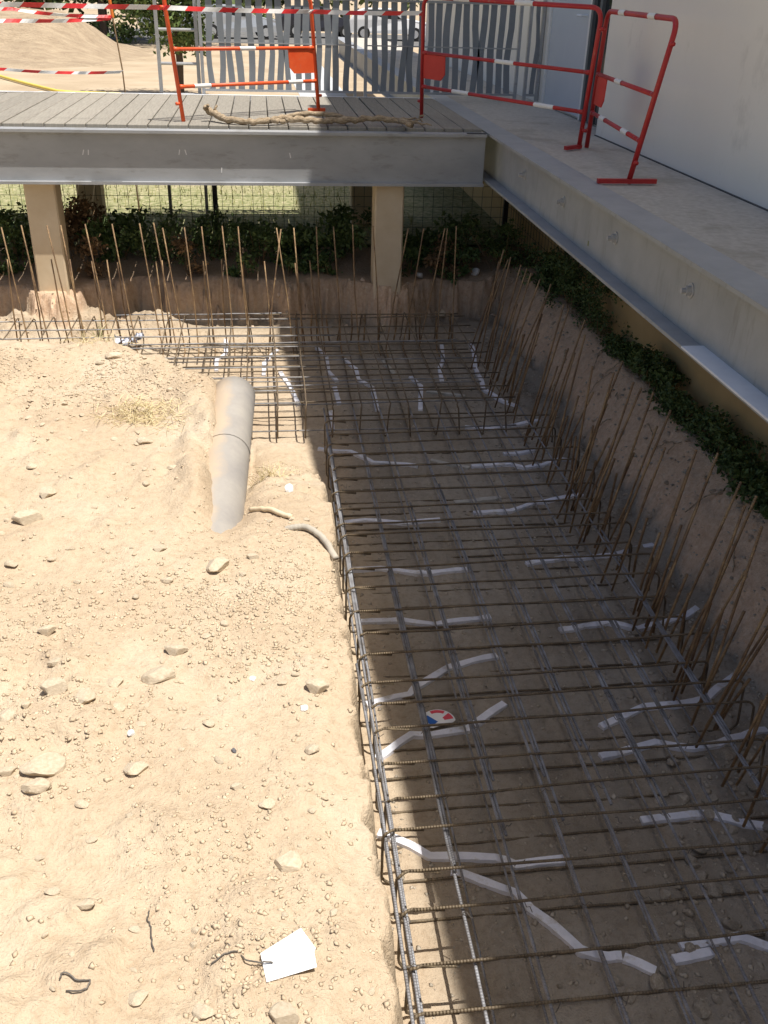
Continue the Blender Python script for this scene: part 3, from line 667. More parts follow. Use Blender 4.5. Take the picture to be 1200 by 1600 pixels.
# starters on the right of the near cage and the back corner
RT = [(1.957,7.731),(1.96,7.496),(1.984,7.253),(2.001,7.136),(2.002,7.004),(2.028,6.84),(2.072,6.699),(2.019,6.185),(2.029,6.095),(2.061,5.838),(1.968,5.539),(2.044,5.057),(1.839,4.981),(1.928,4.872),(1.989,4.72),(2.001,4.633),(2.044,4.565),(2.043,4.317),(1.979,3.84),(2.068,3.799),(2.043,3.504),(1.96,3.29),(2.05,3.371),(1.947,3.112),(2.02,2.95),(2.04,2.75),(1.97,2.56),(2.03,2.35)]
def starter(root, base, tip, foot=None, r=0.0057, name='starter_bar'):
    base = Vector(base); tip = Vector(tip); mid = base.lerp(tip, 0.45) + Vector((random.uniform(-0.012, 0.012), random.uniform(-0.012, 0.012), 0))
    path = [tuple(tip), tuple(tip.lerp(mid, 0.5)), tuple(mid), tuple(base.lerp(tip, 0.05))]
    if foot:
        f = Vector(foot); path += [tuple(base + f * 0.08), tuple(base + f)]
    a = MB(); a.tube(path, r, 6); return child(a.build(name, 'starter', smooth=True), root)
for (tx, ty) in RT:
    tip = Vector((0, 0, 1.9)).lerp(Vector((tx, ty, 0.05)), (1.9 - 0.20) / (1.9 - 0.05))
    root = near if tip.y < 5.6 else back
    bx = 1.64 + random.uniform(-0.05, 0.06); by = tip.y + random.uniform(-0.05, 0.04)
    starter(root, (bx, by, -0.79), tip)
    # shorter inner row
    if random.random() < 0.95:
        bx2 = 1.74 + random.uniform(-0.03, 0.03); y2 = by + random.uniform(0.04, 0.11)
        starter(root, (bx2, y2, -0.746), (bx2 + random.uniform(0.04, 0.14), y2 + random.uniform(-0.07, 0.05), random.uniform(-0.33, -0.12)), None, 0.0062, 'short_starter_bar')
for i in range(17):
    y2 = 1.9 + i * 0.23 + random.uniform(-0.05, 0.05); bx2 = 1.79 + random.uniform(-0.03, 0.05)
    starter(near if y2 < 5.6 else back, (bx2, y2, -0.745), (bx2 + random.uniform(0.0, 0.07), y2 + random.uniform(-0.05, 0.05), random.uniform(-0.45, -0.36)), None, 0.0065, 'short_starter_bar')
for i in range(20):
    y2 = 2.2 + i * 0.28 + random.uniform(-0.08, 0.08); bx2 = 1.68 + random.uniform(-0.05, 0.05)
    starter(near if y2 < 5.6 else back, (bx2, y2, -0.745), (bx2 + random.uniform(0.10, 0.24), y2 + random.uniform(-0.10, 0.08), random.uniform(-0.12, 0.12)), None, 0.0052)
# back cage: stirrups across Y
variants = []
for k in range(5):
    rnd = random.Random(50 + k); w = 2.02 + rnd.uniform(-0.04, 0.04); hg = 0.25 + rnd.uniform(-0.012, 0.012)
    path = [(rnd.uniform(-0.004, 0.004), u, z) for u, z in stirrup_path(w, hg, 0.038)]
    fin = []
    for p, q in zip(path, path[1:]):
        fin.append(p); Lq = math.dist(p, q)
        if Lq > 0.4:
            for t in (0.2, 0.4, 0.6, 0.8): fin.append((p[0]+rnd.uniform(-0.005, 0.005), p[1]+(q[1]-p[1])*t, p[2]+(q[2]-p[2])*t + rnd.uniform(-0.006, 0.003)))
    fin.append(path[-1]); a = MB(); a.tube(fin, RB, 6); variants.append(a.mesh('stirrup', 'stirrup_y', True))
x = -2.9; i = 0
while x < 1.62:
    o = put('stirrup', variants[i % 5], None, (x, 5.86 + random.uniform(-0.02, 0.02), -0.765 + random.uniform(-0.005, 0.005)), (0, random.uniform(-0.12, 0.12), random.uniform(-0.012, 0.012))); child(o, back)
    i += 1; x += 0.172 + random.uniform(-0.015, 0.015)
def xbar(y, x0, x1, z, mat='bar_x', dy=0.0, r=RB):
    a = MB(); n = 8; rnd = random.Random(int(y*1000) + int(z*100))
    a.tube([(x0 + (x1-x0)*i/(n-1), y + dy*i/(n-1) + rnd.uniform(-0.006, 0.006), z + rnd.uniform(-0.004, 0.004)) for i in range(n)], r, 6)
    return child(a.build('crosswise_bar', mat, smooth=True), back)
for i in range(9):
    y = 5.93 + i * 0.23 + random.uniform(-0.015, 0.015)
    xbar(y, -3.0, 0.35 + random.uniform(-0.2, 0.3), -0.5245, dy=random.uniform(-0.02, 0.02))
    xbar(y + 0.02, -0.35 + random.uniform(-0.3, 0.2), 1.68, -0.5255, 'stirrup', dy=random.uniform(-0.03, 0.03))
    xbar(y + 0.05, -3.0, 1.70 + random.uniform(-0.05, 0.1), -0.7475, 'stirrup' if i % 2 else 'bar_x')
    if i % 4 == 1: xbar(y + 0.07, -1.2, 1.5, -0.5265, 'bar_x', dy=0.03)
xbar(7.86, -1.25, 0.12, -0.505, 'bar_x'); xbar(7.84, -0.1, 1.62, -0.507, 'stirrup', dy=-0.03)
# hooks of the corner: extra stirrup legs on the right
BT = [(-2.01,0.23),(-1.86,0.244),(-1.669,0.244),(-1.564,0.244),(-1.38,0.254),(-1.176,0.255),(-0.966,0.26),(-0.858,0.265),(-0.792,0.225),(-0.624,0.23),(-0.49,0.236),(-0.33,0.241),(-0.205,0.236),(0.097,0.226),(0.132,0.216),(0.234,0.226),(0.413,0.236),(0.551,0.236),(0.705,0.252),(0.87,0.242),(1.157,0.222),(1.283,0.222),(1.457,0.222),(1.478,0.222),(1.551,0.242)]
lean = {13: 0.10, 14: -0.12, 20: -0.16, 21: -0.14, 22: -0.17, 23: -0.06, 24: 0.0}
for k, (x, z) in enumerate(BT):
    dx = lean.get(k, 0.10 if x < -0.7 else 0.05)
    starter(back, (x + dx * 1.1, 7.62 + random.uniform(-0.03, 0.03), -0.748), (x, 7.75, z), (0, -0.18, 0.0))
BS = [(-2.006,-0.016),(-1.839,-0.026),(-1.672,-0.017),(-1.53,-0.017),(-1.365,-0.033),(-1.246,-0.023),(-1.169,-0.044),(-0.864,-0.035),(-0.819,-0.03),(-0.497,-0.036),(-0.349,-0.021),(-0.197,-0.022),(-0.008,-0.038),(0.239,-0.054),(0.358,-0.034)]
for (x, z) in BS:
    starter(back, (x + random.uniform(0.0, 0.08), 7.66 + random.uniform(-0.03, 0.03), -0.746), (x, 7.75, z), None, 0.0058, 'short_starter_bar')
for i in range(12):
    x = 0.25 + i * 0.118 + random.uniform(-0.02, 0.02)
    starter(back, (x + random.uniform(-0.03, 0.05), 7.80, -0.745), (x, 7.83, -0.50 + random.uniform(-0.02, 0.03)), None, 0.0075, 'short_starter_bar')
# tie wires
a = MB()
for y in sy:
    for i in range(8):
        if random.random() < 0.75 and y < 4.6:
            x = 0.345 + i*0.193 + random.uniform(-0.01, 0.02); z = -0.567; 
            th = random.uniform(0, 6.28); d1 = Vector((math.cos(th), math.sin(th), 0)) * 0.012
            c0 = Vector((x, y, z)); a.tube([c0 - d1, c0 + Vector((0, 0, 0.014)), c0 + d1, c0 + d1 * 2.2 + Vector((0, 0, random.uniform(0, 0.02)))], 0.0017, 4)
o = child(a.build('tie_wires', 'wire'), near); o['kind'] = 'stuff'

# ------------------------------------------------------------------ white spacer strips on the trench floor
SP = {
 1: ([(0.413, 7.811), (0.482, 7.612), (0.473, 7.229), (0.53, 7.025)], 'white zigzag spacer strip, leftmost one in the shaded back corner'),
 2: ([(0.499, 6.875), (0.509, 6.549)], 'short white spacer just below the zigzag strip in the back corner'),
 3: ([(0.438, 6.418), (0.422, 6.05)], 'short upright white spacer at the corner where the two cages meet'),
 4: ([(0.623, 7.495), (0.699, 7.278), (0.7, 7.059), (0.79, 6.86), (0.785, 6.585), (0.778, 6.399)], 'long stepped white spacer, second from the sunlit side in the back corner'),
 5: ([(0.946, 7.465), (0.998, 7.16)], 'short dusty grey spacer in the middle of the back corner'),
 6: ([(1.122, 7.082), (1.172, 6.868), (1.093, 6.382)], 'hooked white spacer strip right of the stepped one in the back corner'),
 7: ([(1.498, 7.817), (1.449, 7.443), (1.386, 7.261), (1.354, 6.957)], 'white spacer kinked in the middle near the far bank'),
 8: ([(1.759, 7.875), (1.734, 7.558), (1.678, 7.232), (1.673, 6.955), (1.646, 6.776), (1.721, 6.484), (1.815, 6.366)], 'longest white spacer curving along the right starters in the back corner'),
 9: ([(1.2, 6.759), (1.477, 6.638)], 'thin pale spacer lying crosswise in the back corner'),
 10: ([(1.363, 6.05), (1.531, 6.018), (1.902, 6.053)], 'white crosswise spacer at the right, first in front of the back cage'),
 11: ([(1.534, 5.594), (1.746, 5.601)], 'short ribbed white spacer by the far right starters'),
 12: ([(0.308, 5.771), (0.517, 5.708), (0.654, 5.551), (0.937, 5.466)], 'white spacer descending in an s-bend, farthest on the left of the long trench'),
 13: ([(1.034, 5.546), (1.263, 5.407)], 'dull tan spacer beside the far s-bend strip'),
 14: ([(1.285, 5.434), (1.543, 5.446), (1.628, 5.393), (1.936, 5.421)], 'white spacer joined end to end with the dull tan one'),
 15: ([(1.081, 4.945), (1.378, 4.991)], 'dull grey spacer lying just above a bright upward-bent one'),
 16: ([(1.171, 4.81), (1.395, 4.81), (1.577, 4.91), (1.877, 4.948)], 'white spacer bending upward to the right, third from far on the right side'),
 17: ([(0.26, 4.729), (0.522, 4.778), (0.751, 4.724), (0.961, 4.747)], 'white spacer whose left tip pokes out beside the grey hose'),
 18: ([(0.376, 4.238), (0.553, 4.237), (0.731, 4.16), (0.798, 4.155), (1.03, 4.201)], 'sagging white spacer on the left, third from the far end'),
 19: ([(1.343, 4.223), (1.562, 4.279), (1.78, 4.249), (1.823, 4.226), (2.08, 4.302)], 'white arched spacer on the right opposite the sagging one'),
 20: ([(1.355, 3.622), (1.612, 3.67), (1.742, 3.606), (1.933, 3.628), (2.074, 3.688)], 'white wavy spacer on the right running under the leaning starters midway'),
 21: ([(0.388, 3.753), (0.598, 3.753), (0.758, 3.713), (1.043, 3.755)], 'nearly straight white spacer on the left, midway along the trench'),
 22: ([(0.368, 3.158), (0.561, 3.206), (0.593, 3.251), (0.765, 3.382), (1.006, 3.448)], 'white spacer climbing to the right just beyond the round sticker'),
 23: ([(0.373, 2.83), (0.421, 2.866), (0.533, 2.95), (0.617, 2.943), (0.77, 2.968), (0.828, 3.011), (0.966, 3.119)], 'white spacer touching the red and blue sticker'),
 24: ([(1.337, 2.93), (1.567, 3.037), (1.736, 3.039), (1.854, 3.055), (2.04, 3.176)], 'upper of two close white spacers on the right, rising to the bank'),
 25: ([(1.277, 2.756), (1.53, 2.812), (1.674, 2.772), (1.774, 2.763), (2.011, 2.815)], 'lower of two close white spacers on the right, flatter one'),
 26: ([(1.324, 2.415), (1.585, 2.416), (1.657, 2.381), (1.768, 2.339)], 'thin white spacer at the right above the rubble'),
 27: ([(0.338, 2.446), (0.395, 2.416), (0.509, 2.324), (0.742, 2.296), (0.807, 2.259), (0.983, 2.264)], 'white spacer partly in sunlight at the trench lip, nearest the plateau'),
 28: ([(0.571, 2.248), (0.614, 2.235), (0.672, 2.2), (0.778, 2.141), (0.811, 2.071), (0.87, 2.005), (0.932, 1.903), (1.015, 1.869), (1.055, 1.863)], 'long white spacer snaking downward in the foreground trench'),
 29: ([(1.06, 1.858), (1.144, 1.801)], 'short white spacer end continuing the foreground snaking strip'),
 30: ([(1.217, 1.835), (1.357, 1.855)], 'small white spacer in front of the rubble at lower right'),
 31: ([(1.259, 1.885), (1.467, 1.897), (1.537, 1.855), (1.609, 1.822)], 'white spacer leaning on the rubble at the lower right edge'),
 32: ([(-0.364, 8.05), (-0.352, 7.68), (-0.427, 7.557), (-0.418, 7.3)], 'sunlit white spacer beyond the end of the grey pipe'),
 33: ([(0.074, 7.776), (-0.036, 7.463), (-0.043, 7.167)], 'sunlit white spacer close to the shadow edge, bending left'),
 34: ([(0.089, 7.233), (0.156, 6.92), (0.21, 6.528)], 'white spacer lying across the shadow edge in the back cage'),
}
for k, (pts, lab) in SP.items():
    # smooth the line into facets with an irregular strip
    P = [Vector((x, y, 0)) for x, y in pts]; Q = []
    for i in range(len(P) - 1):
        n = max(2, int((P[i+1] - P[i]).length / 0.06))
        for j in range(n): Q.append(P[i].lerp(P[i+1], j / n))
    Q.append(P[-1])
    rnd = random.Random(k); w = 0.0175; a = MB(); vs = []
    for i, p in enumerate(Q):
        t = (Q[min(i+1, len(Q)-1)] - Q[max(i-1, 0)]).normalized(); sdv = Vector((-t.y, t.x, 0)); tl = rnd.uniform(-0.06, 0.06)
        hh_ = max(H(p.x + sdv.x*w, p.y + sdv.y*w), H(p.x - sdv.x*w, p.y - sdv.y*w), H(p.x, p.y)); base = (min(hh_, -0.755) if p.x > 1.9 else hh_) - 0.008; top = base + 0.022
        ww = w * rnd.uniform(0.92, 1.08)
        vs += [(p.x - sdv.x*ww, p.y - sdv.y*ww, base), (p.x + sdv.x*ww, p.y + sdv.y*ww, base), (p.x + sdv.x*ww*0.92, p.y + sdv.y*ww*0.92, top + tl*0.03), (p.x - sdv.x*ww*0.92, p.y - sdv.y*ww*0.92, top - tl*0.03)]
    n = len(Q); fs = []
    for i in range(n - 1):
        for j in range(4): fs.append((i*4+j, i*4+(j+1) % 4, (i+1)*4+(j+1) % 4, (i+1)*4+j))
    fs += [(3, 2, 1, 0), tuple(range(n*4-4, n*4))]
    a.add(vs, fs)
    o = put('spacer_strip', fixn(a.mesh('spacer_strip', 'spacer_dull' if k in (5, 9, 13, 15) else 'spacer')))
    tag(o, lab, 'spacer', 'white spacer strips on the trench floor')

# round sticker, torn
stc = empty('sticker', (0.65, 3.02, -0.77)); tag(stc, 'torn round red white and blue sticker on the trench floor', 'sticker')
def fanpoly(name, pts, mat, z):
    a = MB(); a.prism(pts, 2, z - 0.0006, z + 0.0006); o = put(name, fixn(a.mesh(name, mat))); return child(o, stc)
cx, cy, rr_ = 0.655, 3.005, 0.072
def arc(a0, a1, r, n=8): return [(cx + r*math.cos(R(a0 + (a1-a0)*i/n)), cy + r*math.sin(R(a0 + (a1-a0)*i/n))) for i in range(n+1)]
zs = -0.772
fanpoly('backing', arc(0, 180, rr_, 20) + [(cx - 0.055, cy - 0.035), (cx - 0.03, cy - 0.04), (cx + 0.06, cy - 0.012)], 'paper', zs)
fanpoly('red_segment', arc(8, 42, rr_*0.90, 6) + arc(42, 8, rr_*0.36, 4), 'st_red', zs + 0.0016)
fanpoly('red_segment', arc(58, 116, rr_*0.92, 8) + arc(116, 58, rr_*0.70, 4), 'st_red', zs + 0.0017)
fanpoly('blue_segment', [(cx - 0.062, cy + 0.022), (cx - 0.042, cy + 0.036), (cx - 0.004, cy - 0.006), (cx - 0.034, cy - 0.030)], 'st_blue', zs + 0.0018)

# ------------------------------------------------------------------ pipe, hose, stick on the plateau
pp = empty('pipe', (-0.2, 3.4, 0)); tag(pp, 'dusty grey plastic drain pipe half buried at the edge of the dirt', 'pipe')
def ring_tube(path, ro, ri, n=28):
    a = MB(); a.tube(path, ro, n, cap=False); a.tube(list(reversed(path)), ri, n, cap=False)
    k = len(path); o2 = k*n
    return a
PA, PB = Vector((-0.268, 3.08, -0.145)), Vector((-0.195, 4.92, -0.065))
path = [PA.lerp(PB, t) for t in np.linspace(0, 1, 14)]
a = MB(); a.tube(path, [0.116]*14, 32, cap=False); a.tube([p for p in path], [0.109]*14, 32, cap=False)
n_ = 32; L1 = 13*n_; L2 = 14*n_ + 13*n_
a.add([], []); a.f += [(L1 + j, L1 + (j+1) % n_, L2 + (j+1) % n_, L2 + j) for j in range(n_)]; a.mi += [0]*n_
child(a.build('pipe_wall', 'pvc', smooth=True), pp)
a = MB(); q0 = PA.lerp(PB, 0.62); q1 = PA.lerp(PB, 0.635); a.tube([q0, q1], 0.119, 32, cap=False); child(a.build('joint_ring', 'pvc', smooth=True), pp)
a = MB(); hp = [(0.045, 3.35, H(0.045, 3.35) - 0.012), (0.085, 3.342, H(0.085, 3.34) + 0.008), (0.13, 3.325, H(0.13, 3.32) + 0.016), (0.19, 3.255, H(0.19, 3.25) + 0.020), (0.235, 3.165, -0.055)]
hw = wobble(hp, 0.001, 8, 3); a.tube(hw, [0.0135 * (1.0 + 0.07 * math.sin(i * 2.4)) for i in range(len(hw))], 12)
tag(a.build('hose', 'hose', smooth=True), 'short bent grey corrugated hose end poking out at the trench lip', 'hose')
a = MB(); sp_ = wobble([(-0.10, 3.62, H(-0.10, 3.62) + 0.012), (-0.02, 3.53, H(-0.02, 3.53) + 0.014), (0.07, 3.43, H(0.07, 3.43) + 0.010)], 0.003, 6, 9); a.tube(sp_, [0.011]*len(sp_), 8)
tag(a.build('stick', 'post', smooth=True), 'pale dry stick lying between the pipe and the hose', 'stick')
a = MB(); tw = wobble([(1.96, 6.10, -0.56), (2.02, 6.16, -0.50), (2.10, 6.30, -0.42), (2.16, 6.45, -0.37)], 0.006, 5, 4); a.tube(tw, 0.009, 6)
tag(a.build('stick', 'bark', smooth=True), 'brown stick lying on the slope of the far right bank', 'stick')

# white card with a wire, tie wires on the dirt
cd = empty('card', (0.0, 1.38, 0.0)); tag(cd, 'creased blank white card on the dirt with a wire through it', 'card')
zc = max(H(x, y) for x, y in ((-0.06, 1.39), (0.03, 1.44), (0.06, 1.37), (-0.05, 1.33), (0, 1.38))) + 0.006
cpts = [(-0.063, 1.394), (0.029, 1.446), (0.060, 1.395), (0.056, 1.388), (0.060, 1.349), (-0.050, 1.326)]
a = MB(); zc_ = [0.004, 0.010, 0.004, 0.002, 0.003, -0.001]
a.add([(x, y, zc + z) for (x, y), z in zip(cpts, zc_)] + [(-0.002, 1.385, zc + 0.011)] + [(x, y, zc + z - 0.0012) for (x, y), z in zip(cpts, zc_)] + [(-0.002, 1.385, zc + 0.0098)],
      [(i, (i+1) % 6, 6)[::-1] for i in range(6)] + [(i+7, (i+1) % 6 + 7, 13) for i in range(6)] + [(i, (i+1) % 6, (i+1) % 6 + 7, i+7) for i in range(6)])
child(put('sheet', fixn(a.mesh('sheet', 'paper'))), cd)
def wire(label, pts, r=0.0016, lift=0.006):
    w = wobble([(x, y, H(x, y) + lift) for x, y in pts], 0.0012, 5, int(abs(pts[0][0]) * 1000)); a = MB(); a.tube(w, r, 6)
    return tag(a.build('tie_wire', 'wire', smooth=True), label, 'wire')
w = wobble([(-0.137, 1.429, zc), (-0.111, 1.404, zc), (-0.094, 1.381, zc + 0.004), (-0.066, 1.368, zc + 0.008), (-0.05, 1.366, zc + 0.012), (-0.036, 1.365, zc + 0.008)], 0.001, 5, 2); a = MB(); a.tube(w, 0.0019, 6)
child(a.build('wire', 'wire', smooth=True), cd)
wire('thin straight wire just left of the white card', [(-0.171, 1.376), (-0.14, 1.389), (-0.113, 1.398)])
wire('kinked wire lying alone on the dirt left of the white card', [(-0.323, 1.552), (-0.323, 1.525), (-0.313, 1.498), (-0.306, 1.456), (-0.300, 1.434)], 0.0018)
wire('bent loop of wire at the lower left of the dirt', [(-0.485, 1.356), (-0.478, 1.366), (-0.447, 1.352), (-0.422, 1.345), (-0.43, 1.328), (-0.471, 1.336)], 0.0018)

# ------------------------------------------------------------------ stones
def rock_mesh(seed, name='stone', mat='stone', sub=2):
    import bmesh
    bm = bmesh.new(); bmesh.ops.create_icosphere(bm, subdivisions=sub, radius=0.5)
    rnd = np.random.default_rng(seed)
    pl_ = [(Vector(rnd.normal(size=3)).normalized(), rnd.uniform(0.24, 0.42)) for _ in range(11)]
    for v in bm.verts:
        p = v.co.copy()
        for n_, dd in pl_:
            e = p.dot(n_) - dd
            if e > 0: p -= n_ * e * 0.97
        v.co = p * (1 + rnd.uniform(-0.02, 0.02))
    me = bpy.data.meshes.new(name); bm.to_mesh(me); bm.free(); me.materials.append(M[mat])
    return me
RK = [rock_mesh(s, sub=3) for s in range(8)]
RKs = [rock_mesh(s + 20) for s in range(8)]
RKg = [rock_mesh(s + 40, mat='stone_grey') for s in range(8)]
SL = ['largest pale boulder at the left edge of the dirt', 'flat stone tucked just below the largest boulder', 'rounded stone right of the largest boulder, alone', 'blocky stone above the largest boulder', 'tall pale stone beside the blocky one', 'small round stone right of the tall pale stone',
 'wide flat clod in the middle of the dirt', 'thin slab lying just beyond the wide flat clod', 'oval cobble alone near the middle of the dirt', 'round pale boulder in the foreground above the white card', 'upright angular stone in front of the pipe', 'wedge shaped stone near the left edge, mid distance', 'round cobble just beyond the wedge shaped stone', 'small cobble farthest along the left edge',
 'flattened pebble left of the pipe', 'rough crumbling clod near the trench lip', 'tan stone in the gravelly patch near the trench', 'small stone just beyond the blocky stone', 'small stone with a dark shadow at the bottom left', 'large stone cut by the bottom edge below the white card', 'flat pale stone at the bottom edge left of the card', 'small stone on the left edge below the wedge stone', 'long pale stone at the left picture edge', 'flat stone left of the largest boulder',
 'pale flat stone in the lower left foreground', 'thin flake of stone in the lower left foreground', 'angular stone above the small round stone', 'small stone beside the gravelly patch', 'tiny pale stone on the lower left edge', 'big clod behind the dry grass tuft', 'crumbly clod on the far crest of the dirt', 'low clod near the left edge, midway', 'small chip of stone right of the wide flat clod', 'stone in the loose patch left of the angular one',
 'small dark-sided clod by the grass tuft', 'stone just right of the upright angular stone', 'long low slab left of the upright stone', 'small stone right below the flat stone pair', 'stone at the edge of the gravelly patch by the trench', 'little stone left of the blocky stone']
ST = [(-0.663,2.037,0.127,0.74),(-0.655,1.951,0.076,0.7),(-0.402,2.024,0.065,0.82),(-0.674,2.35,0.084,0.8),(-0.581,2.293,0.066,1.25),(-0.478,2.277,0.045,1.0),(-0.369,2.429,0.114,0.52),(-0.332,2.549,0.087,0.35),(-0.214,2.19,0.039,0.8),(0.005,1.656,0.072,0.95),(-0.216,3.056,0.084,1.18),(-0.973,3.434,0.116,0.67),(-0.94,3.646,0.08,0.86),(-1.051,3.92,0.049,0.88),(-0.433,3.842,0.053,0.56),(0.114,2.323,0.082,0.75),(-0.048,1.853,0.047,0.85),(-0.697,2.481,0.052,0.67),(-0.321,1.318,0.044,0.86),(-0.013,1.245,0.068,0.82),(-0.187,1.267,0.056,0.61),(-0.965,3.114,0.056,0.73),(-0.787,2.242,0.058,1.57),(-0.748,2.038,0.059,0.6),(-0.555,1.613,0.041,0.58),(-0.466,1.557,0.044,0.54),(-0.507,2.405,0.051,0.92),(-0.125,1.924,0.033,0.78),(-0.609,1.737,0.029,0.62),(-0.59,4.196,0.082,0.69),(-0.858,5.251,0.1,0.54),(-0.759,2.675,0.068,0.6),(0.006,2.357,0.033,0.62),(-0.396,2.964,0.048,0.7),(-0.627,4.18,0.044,0.71),(-0.085,3.105,0.049,0.7),(-0.437,3.174,0.071,0.36),(-0.526,1.901,0.041,0.73),(0.089,2.049,0.045,0.83),(-0.75,2.299,0.033,0.88)]
for i, ((x, y, w, asp), lab) in enumerate(zip(ST, SL)):
    dy = w * min(1.1, max(0.6, asp)); hz = w * min(0.75, 0.35 + 0.35 * asp)
    o = put('stone', RK[(i*3) % 8], None, (x, y, H(x, y) + hz * 0.16), (random.uniform(-0.15, 0.15), random.uniform(-0.15, 0.15), random.uniform(-0.4, 0.4) + (i % 2) * math.pi), (w*1.12, dy*1.12, hz))
    tag(o, lab, 'stone', 'stones on the sunlit dirt')
def extra(name, label, x, y, w, hz, me, cat='stone'):
    o = put(name, me, None, (x, y, H(x, y) + hz * 0.2), (0.1, 0.2, random.uniform(0, 6)), (w, w*0.85, hz)); tag(o, label, cat)
extra('stone', 'small dark grey stone, the only dark one on the dirt', -0.135, 2.075, 0.022, 0.018, rock_mesh(61, mat='stone_dark'))
extra('stone', 'bright white lump between the pipe and the trench', 0.071, 3.79, 0.062, 0.05, rock_mesh(62, mat='stone_white'))
extra('scrap', 'white scrap on the dirt by the trench lip', 0.072, 2.245, 0.036, 0.012, rock_mesh(63, mat='stone_white'), 'scrap')
extra('scrap', 'small white scrap above the one by the trench lip', -0.085, 2.41, 0.03, 0.010, rock_mesh(64, mat='stone_white'), 'scrap')
extra('scrap', 'white scrap in the middle of the dirt beside the rounded stone', -0.43, 2.165, 0.036, 0.016, rock_mesh(65, mat='stone_white'), 'scrap')
for i in range(220):
    while True:
        x = random.uniform(-1.5, 0.2); y = random.uniform(1.0, 5.3)
        if abs(x) < 0.62 * (y + 0.4) and not (-0.34 < x < -0.02 and y > 3.3): break
    w = random.uniform(0.012, 0.030) * (0.7 + 0.13 * y)
    o = put('stone', RKs[i % 8], None, (x, y, H(x, y) + w*0.08), (random.uniform(-.3, .3), random.uniform(-.3, .3), random.uniform(0, 6.28)), (w * random.uniform(0.9, 1.5), w, w * random.uniform(0.5, 0.8)))
    zl = 'in the foreground below the boulders' if y < 1.75 else ('in the gravelly band beside the trench lip' if x > -0.25 and y < 3.4 else ('along the left edge, mid distance' if x < -0.7 * y * 0.35 and y < 3.4 else ('in the middle of the dirt' if y < 3.2 else 'on the far part beyond the wedge stone')))
    tag(o, 'small tan pebble ' + zl, 'stone', 'small pebbles ' + zl)
for i in range(110):
    y = random.choice([random.uniform(1.1, 2.6), random.uniform(1.1, 2.6), random.uniform(2.4, 5.6)])
    x = random.gauss(1.80, 0.18)
    if i < 26: x = random.uniform(0.42, 1.5); y = random.uniform(1.1, 5.4)
    elif i < 84: y = random.uniform(1.5, 2.75); x = 0.62 * y + 0.14 + random.triangular(-0.34, 0.12, 0.08)
    if x > 2.12: x = 2.0
    w = random.uniform(0.022, 0.068) if i >= 26 else random.uniform(0.016, 0.042)
    o = put('stone', RKg[i % 8], None, (x, y, H(x, y) + w*0.14), (random.uniform(-.5, .5), random.uniform(-.5, .5), random.uniform(0, 6.28)), (w * random.uniform(1.0, 1.45), w, w * random.uniform(0.6, 0.85)))
    zl = 'alone on the floor between the bars' if i < 26 else ('in the rubble pile at the lower right' if i < 84 else ('at the foot of the right bank, near part' if y < 2.6 else 'at the foot of the right bank, far part'))
    tag(o, 'grey brown trench stone ' + zl, 'stone', 'trench stones ' + zl)
M['clod'] = simple('bank_clod', (0.44, 0.32, 0.22), (0.64, 0.52, 0.40), 9, 0.95, bs=0.6, bd=0.008, rnd=0.2)
RKc = [rock_mesh(s + 80, 'clod', 'clod') for s in range(8)]
for i in range(120):
    y = random.uniform(2.3, 8.0); x = random.choice([random.uniform(2.05, 2.5), random.gauss(2.40, 0.05)])
    if i > 95: x = random.uniform(-0.6, 2.2); y = random.uniform(8.35, 8.6)
    w = random.uniform(0.016, 0.055)
    o = put('clod', RKc[i % 8], None, (x, y, H(x, y) + w*0.05), (random.uniform(-.6, .6), random.uniform(-.6, .6), random.uniform(0, 6.28)), (w * random.uniform(1.0, 1.6), w, w * random.uniform(0.6, 0.9)))
    zl = 'on the edge of the far bank below the deck' if i > 95 else ('along the weeds at the top of the right bank' if x > 2.33 else ('on the near face of the right bank' if y < 5 else 'on the far face of the right bank'))
    tag(o, 'brown earth clod ' + zl, 'clod', 'earth clods ' + zl)
for i in range(16):
    y = random.uniform(2.6, 7.8); x = random.uniform(2.2, 2.48); an = random.uniform(0, 6.28); L = random.uniform(0.06, 0.2)
    pts = [(x + math.cos(an)*L*t, y + math.sin(an)*L*t, H(min(2.55, x + math.cos(an)*L*t), y + math.sin(an)*L*t) + 0.008 + 0.03*math.sin(t*3)) for t in (0, .33, .66, 1)]
    a = MB(); w_r = wobble(pts, 0.004, 4, i); a.tube(w_r, 0.003, 5)
    tag(a.build('root', 'bark', smooth=True), 'thin pale root sticking out of the right bank', 'root', 'roots on the right bank')
